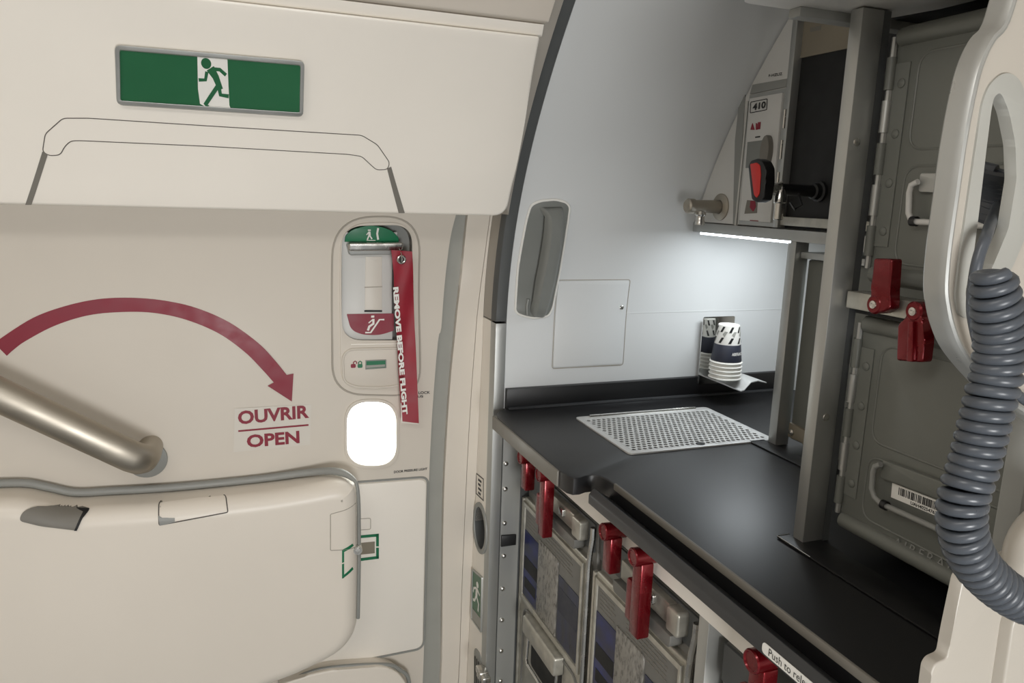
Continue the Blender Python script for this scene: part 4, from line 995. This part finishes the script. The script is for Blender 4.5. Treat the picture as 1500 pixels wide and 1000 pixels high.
# closeout box at the lower right
CB = PY(.435)
cb = thing('handset_housing', CB.p(.62, 1.1, 0), 'cream moulded handset housing at the lower right under the coiled cord', 'housing')
co = [(1412, 846), (1520, 800), (1640, 800), (1640, 1100), (1352, 1100), (1363, 1000), (1366, 980), (1372, 971), (1388, 964), (1394, 930)]
MB().slab(CB, rnd(Q(CB, co), [.006, .01, 0, 0, 0, .01, .006, .006, .004, .01], 4), -.012, 0, bev=.003, seg=3).done('shell', M['cream'], cb)
MB().slab(CB, rnd(Q(CB, [(1484, 915), (1500, 880), (1560, 880), (1560, 1080), (1459, 1080)], .012), .006, 4), 0, .012, bev=.005, seg=3).done('raised_rib', M['cream'], cb)
hs = thing('handset', (.59, .385, 1.28), 'round cream interphone handset end at the right edge of the picture', 'handset')
c = CB.p(*CB.px(1512, 800, .0), .0)
MB().lathe(c+Vector((.004, -.004, 0)), (-.12, -1, .06), [(0, .03), (.003, .046), (.010, .052), (.020, .053), (.028, .048), (.032, .038), (.033, 0)], 40).done('earpiece', M['cream'], hs)
# ================================================================== COILED CORD
cr = thing('coiled_cord', (.57, .37, 1.25), 'grey coiled handset cord hanging in front of the cream partition panel', 'cord')
CP = PY(.365)
cl_ = [(1455, 398), (1457, 425), (1461, 455), (1465, 496), (1461, 544), (1451, 582), (1437, 640), (1425, 685), (1412, 725), (1408, 762), (1415, 797), (1430, 826), (1452, 850), (1478, 870), (1506, 884), (1540, 892)]
pts = [CP.p(*CP.px(a, b), 0) for a, b in cl_]
path = catmull(pts, 24)
a = CP.p(*CP.px(1440, 640), 0); b_ = CP.p(*CP.px(1440, 650), 0); pm = (b_-a).length/10
Rc = 24.5*pm; rw = 8.2*pm; pitch = 16.2*pm
# arc-length resample
acc_ = [0]
for i in range(1, len(path)): acc_.append(acc_[-1]+(path[i]-path[i-1]).length)
L = acc_[-1]; turns = L/pitch; NP = int(turns*22); hx = []; j = 0
for i in range(NP+1):
    s_ = L*i/NP
    while j < len(acc_)-2 and acc_[j+1] < s_: j += 1
    f_ = (s_-acc_[j])/max(1e-9, acc_[j+1]-acc_[j]); p = path[j].lerp(path[j+1], f_)
    t_ = (path[min(j+2, len(path)-1)]-path[max(j-1, 0)]).normalized()
    n1 = Vector((0, -1, 0)); n1 = (n1-t_*n1.dot(t_)).normalized(); n2 = t_.cross(n1); an = 2*math.pi*turns*i/NP
    taper = min(1, .75+.25*s_/(L*.08))
    hx.append(p+Rc*taper*(math.cos(an)*n1+math.sin(an)*n2))
MB().tube(hx, rw, 10).done('coil', M['cable'], cr)
# straight lead
SP = PY(.43)
ld_ = [(PY(.50), 1462, 300), (PY(.47), 1454, 318), (PY(.435), 1445, 345), (SP, 1434, 375), (SP, 1427, 410), (SP, 1424, 450), (SP, 1428, 480), (SP, 1437, 515), (SP, 1450, 545), (SP, 1470, 562), (SP, 1490, 578), (SP, 1530, 605)]
MB().tube(catmull([S_.p(*S_.px(a, b), 0) for S_, a, b in ld_], 6), 8.5*pm, 12).done('lead', M['cable'], cr)
# coil end seen through the opening
BP2 = PY(.52); path = catmull([BP2.p(*BP2.px(a, b), 0) for a, b in [(1436, 250), (1450, 268), (1460, 290), (1456, 316)]], 20)
hx = []
for i, p in enumerate(path):
    an = i*.9; hx.append(p+Vector((.020*math.cos(an), .020*math.sin(an)-.0, .006*math.sin(an))))
hx = catmull(hx, 3)
MB().tube(hx, .0065, 8).done('upper_coil', M['cable'], cr)
# ================================================================== CUP HOLDER AND CUPS
ch = thing('cup_holder', W0.p(1.15, 1.14, .03), 'polished steel cup holder with a bent tray on the wall above the backsplash', 'cup holder')
MB().slab(W0, rnd([(1.098, 1.150), (1.192, 1.150), (1.192, 1.322), (1.098, 1.322)], .005, 3), .014, .0165, bev=.0005).done('back_plate', M['mirror'], ch)
MB().slab(W0, [(1.13, 1.20), (1.17, 1.20), (1.17, 1.30), (1.13, 1.30)], 0, .0138).done('mount', M['alup'], ch)
b = bmesh.new()
pf = [(1.098, 1.160), (1.122, 1.150), (1.148, 1.140), (1.158, 1.142), (1.176, 1.160), (1.196, 1.163), (1.222, 1.157)]
ya_, yb_ = 1.561, 1.455
r0 = [[b.verts.new((x, y, z+.018)) for x, z in pf] for y in (ya_, yb_)]; r1 = [[b.verts.new((x, y, z+.0158)) for x, z in pf] for y in (ya_, yb_)]
for k in range(len(pf)-1):
    b.faces.new((r0[0][k], r0[0][k+1], r0[1][k+1], r0[1][k])); b.faces.new((r1[0][k], r1[0][k+1], r1[1][k+1], r1[1][k]))
    b.faces.new((r0[0][k], r0[0][k+1], r1[0][k+1], r1[0][k])); b.faces.new((r0[1][k], r0[1][k+1], r1[1][k+1], r1[1][k]))
for k in (0, len(pf)-1): b.faces.new((r0[0][k], r0[1][k], r1[1][k], r1[0][k]))
bmesh.ops.recalc_face_normals(b, faces=b.faces)
MB()._merge(b).done('tray', M['tray'], ch)
# cups: upside down, nested; the top one carries the print
ccx, ccy = 1.136, 1.506; HB = .094; RB = .0255; RR = .0375
def cup(zb, top, label):
    t = thing('paper_cup', (ccx, ccy, zb), label, 'paper cup', 'upside-down paper cups nested in the holder')
    c = Vector((ccx, ccy, zb))
    k = 1 if top else .985
    MB().lathe(c, (0, 0, 1), [(.0, RR-.0022), (.004, RR-.0012), (HB-.001, RB*k), (HB, RB*k-.001), (HB-.004, RB*k-.003), (HB-.004, 0)] if top else [(.0, RR-.0022), (.004, RR-.0014), (HB-.002, RB*.97), (HB-.003, 0)], 40).done('cup_wall', M['cup'], t)
    MB().loop([c+Vector((RR*math.cos(a), RR*math.sin(a), .0022)) for a in [2*math.pi*i/40 for i in range(40)]], .0021, 8).done('rolled_rim', M['white'], t)
    if top:
        def rad(z): return RR-.0012+(RB-RR+.0012)*(z-.004)/(HB-.005)
        MB().lathe(c, (0, 0, 1), [(.0055, rad(.0055)+.0003), (.0055+.001, rad(.0065)+.0006), (.0465, rad(.0465)+.0006), (.047, rad(.047)+.0003)], 40).done('navy_band', M['navy'], t, label='navy blue printed band')
        class Cy:
            curved = False
            def p(s, u, v, d=0):
                a = -2.10+u/.031; r = rad(v)+.0008+d; return c+Vector((r*math.cos(a), r*math.sin(a), v))
        S = Cy()
        MB().text(S, 'AIRFRANCE', (.008, .0225), (.040, .0225), (.008, .0300), .0002, bold=.02).done('cup_lettering', M['white'], t, label='white name lettering on the band')
        pt = MB()
        for u in [i*.0245-.1 for i in range(9)]:
            for v0 in (.051, .077):
                s_ = 1
                bq = bmesh.new(); vs = [bq.verts.new(S.p(u+a, v0+b__, .0001)) for a, b__ in [(0, 0), (.0065, 0), (.0135, .0135), (.007, .0135)]]
                bq.faces.new(vs); pt._merge(bq)
        pt.done('slanted_print', M['ink'], t, label='black slanted bars of the print')
        pg = MB()
        for u in [i*.0245-.1 for i in range(9)]:
            bq = bmesh.new()
            vs = [bq.verts.new(S.p(u+a, b__, .00005)) for a, b__ in [(.014, .066), (.0215, .079), (.014, .0795), (.008, .0725)]]
            bq.faces.new(vs); pg._merge(bq)
        pg.done('grey_print', M['groove'], t)
    return t
zb0 = 1.1795
for i in range(5):
    lab = ['lowest paper cup rim in the nested stack, touching the tray', 'second paper cup rim up from the tray in the nested stack', 'middle paper cup rim of the nested stack', 'paper cup rim just under the printed top cup', 'top upside-down paper cup with navy band and geometric print'][i]
    cup(zb0+i*.0096, i == 4, lab)
# ================================================================== CEILING LAMP AND ADDED LIGHT PANEL
cl1 = thing('ceiling_lamp', (-.45, .18, 2.135), 'long warm ceiling lamp behind the camera', 'lamp')
MB().box((-1.0, .05, 2.135), (.10, .31, 2.159), .004).done('diffuser', M['lamp'], cl1)
cl2 = thing('added_light_panel', (.12, -1.29, .60), 'large glowing panel added behind the camera for the low main light', 'lamp')
MB().box((-.23, -1.299, .60), (.47, -1.275, 1.30), .004).done('diffuser', M['lamp'], cl2)  # unseen glowing panel, added to give the main light a source
# ------------------------------------------------------------------ clean helper property
for o in ALL:
    if '_w' in o: del o['_w']
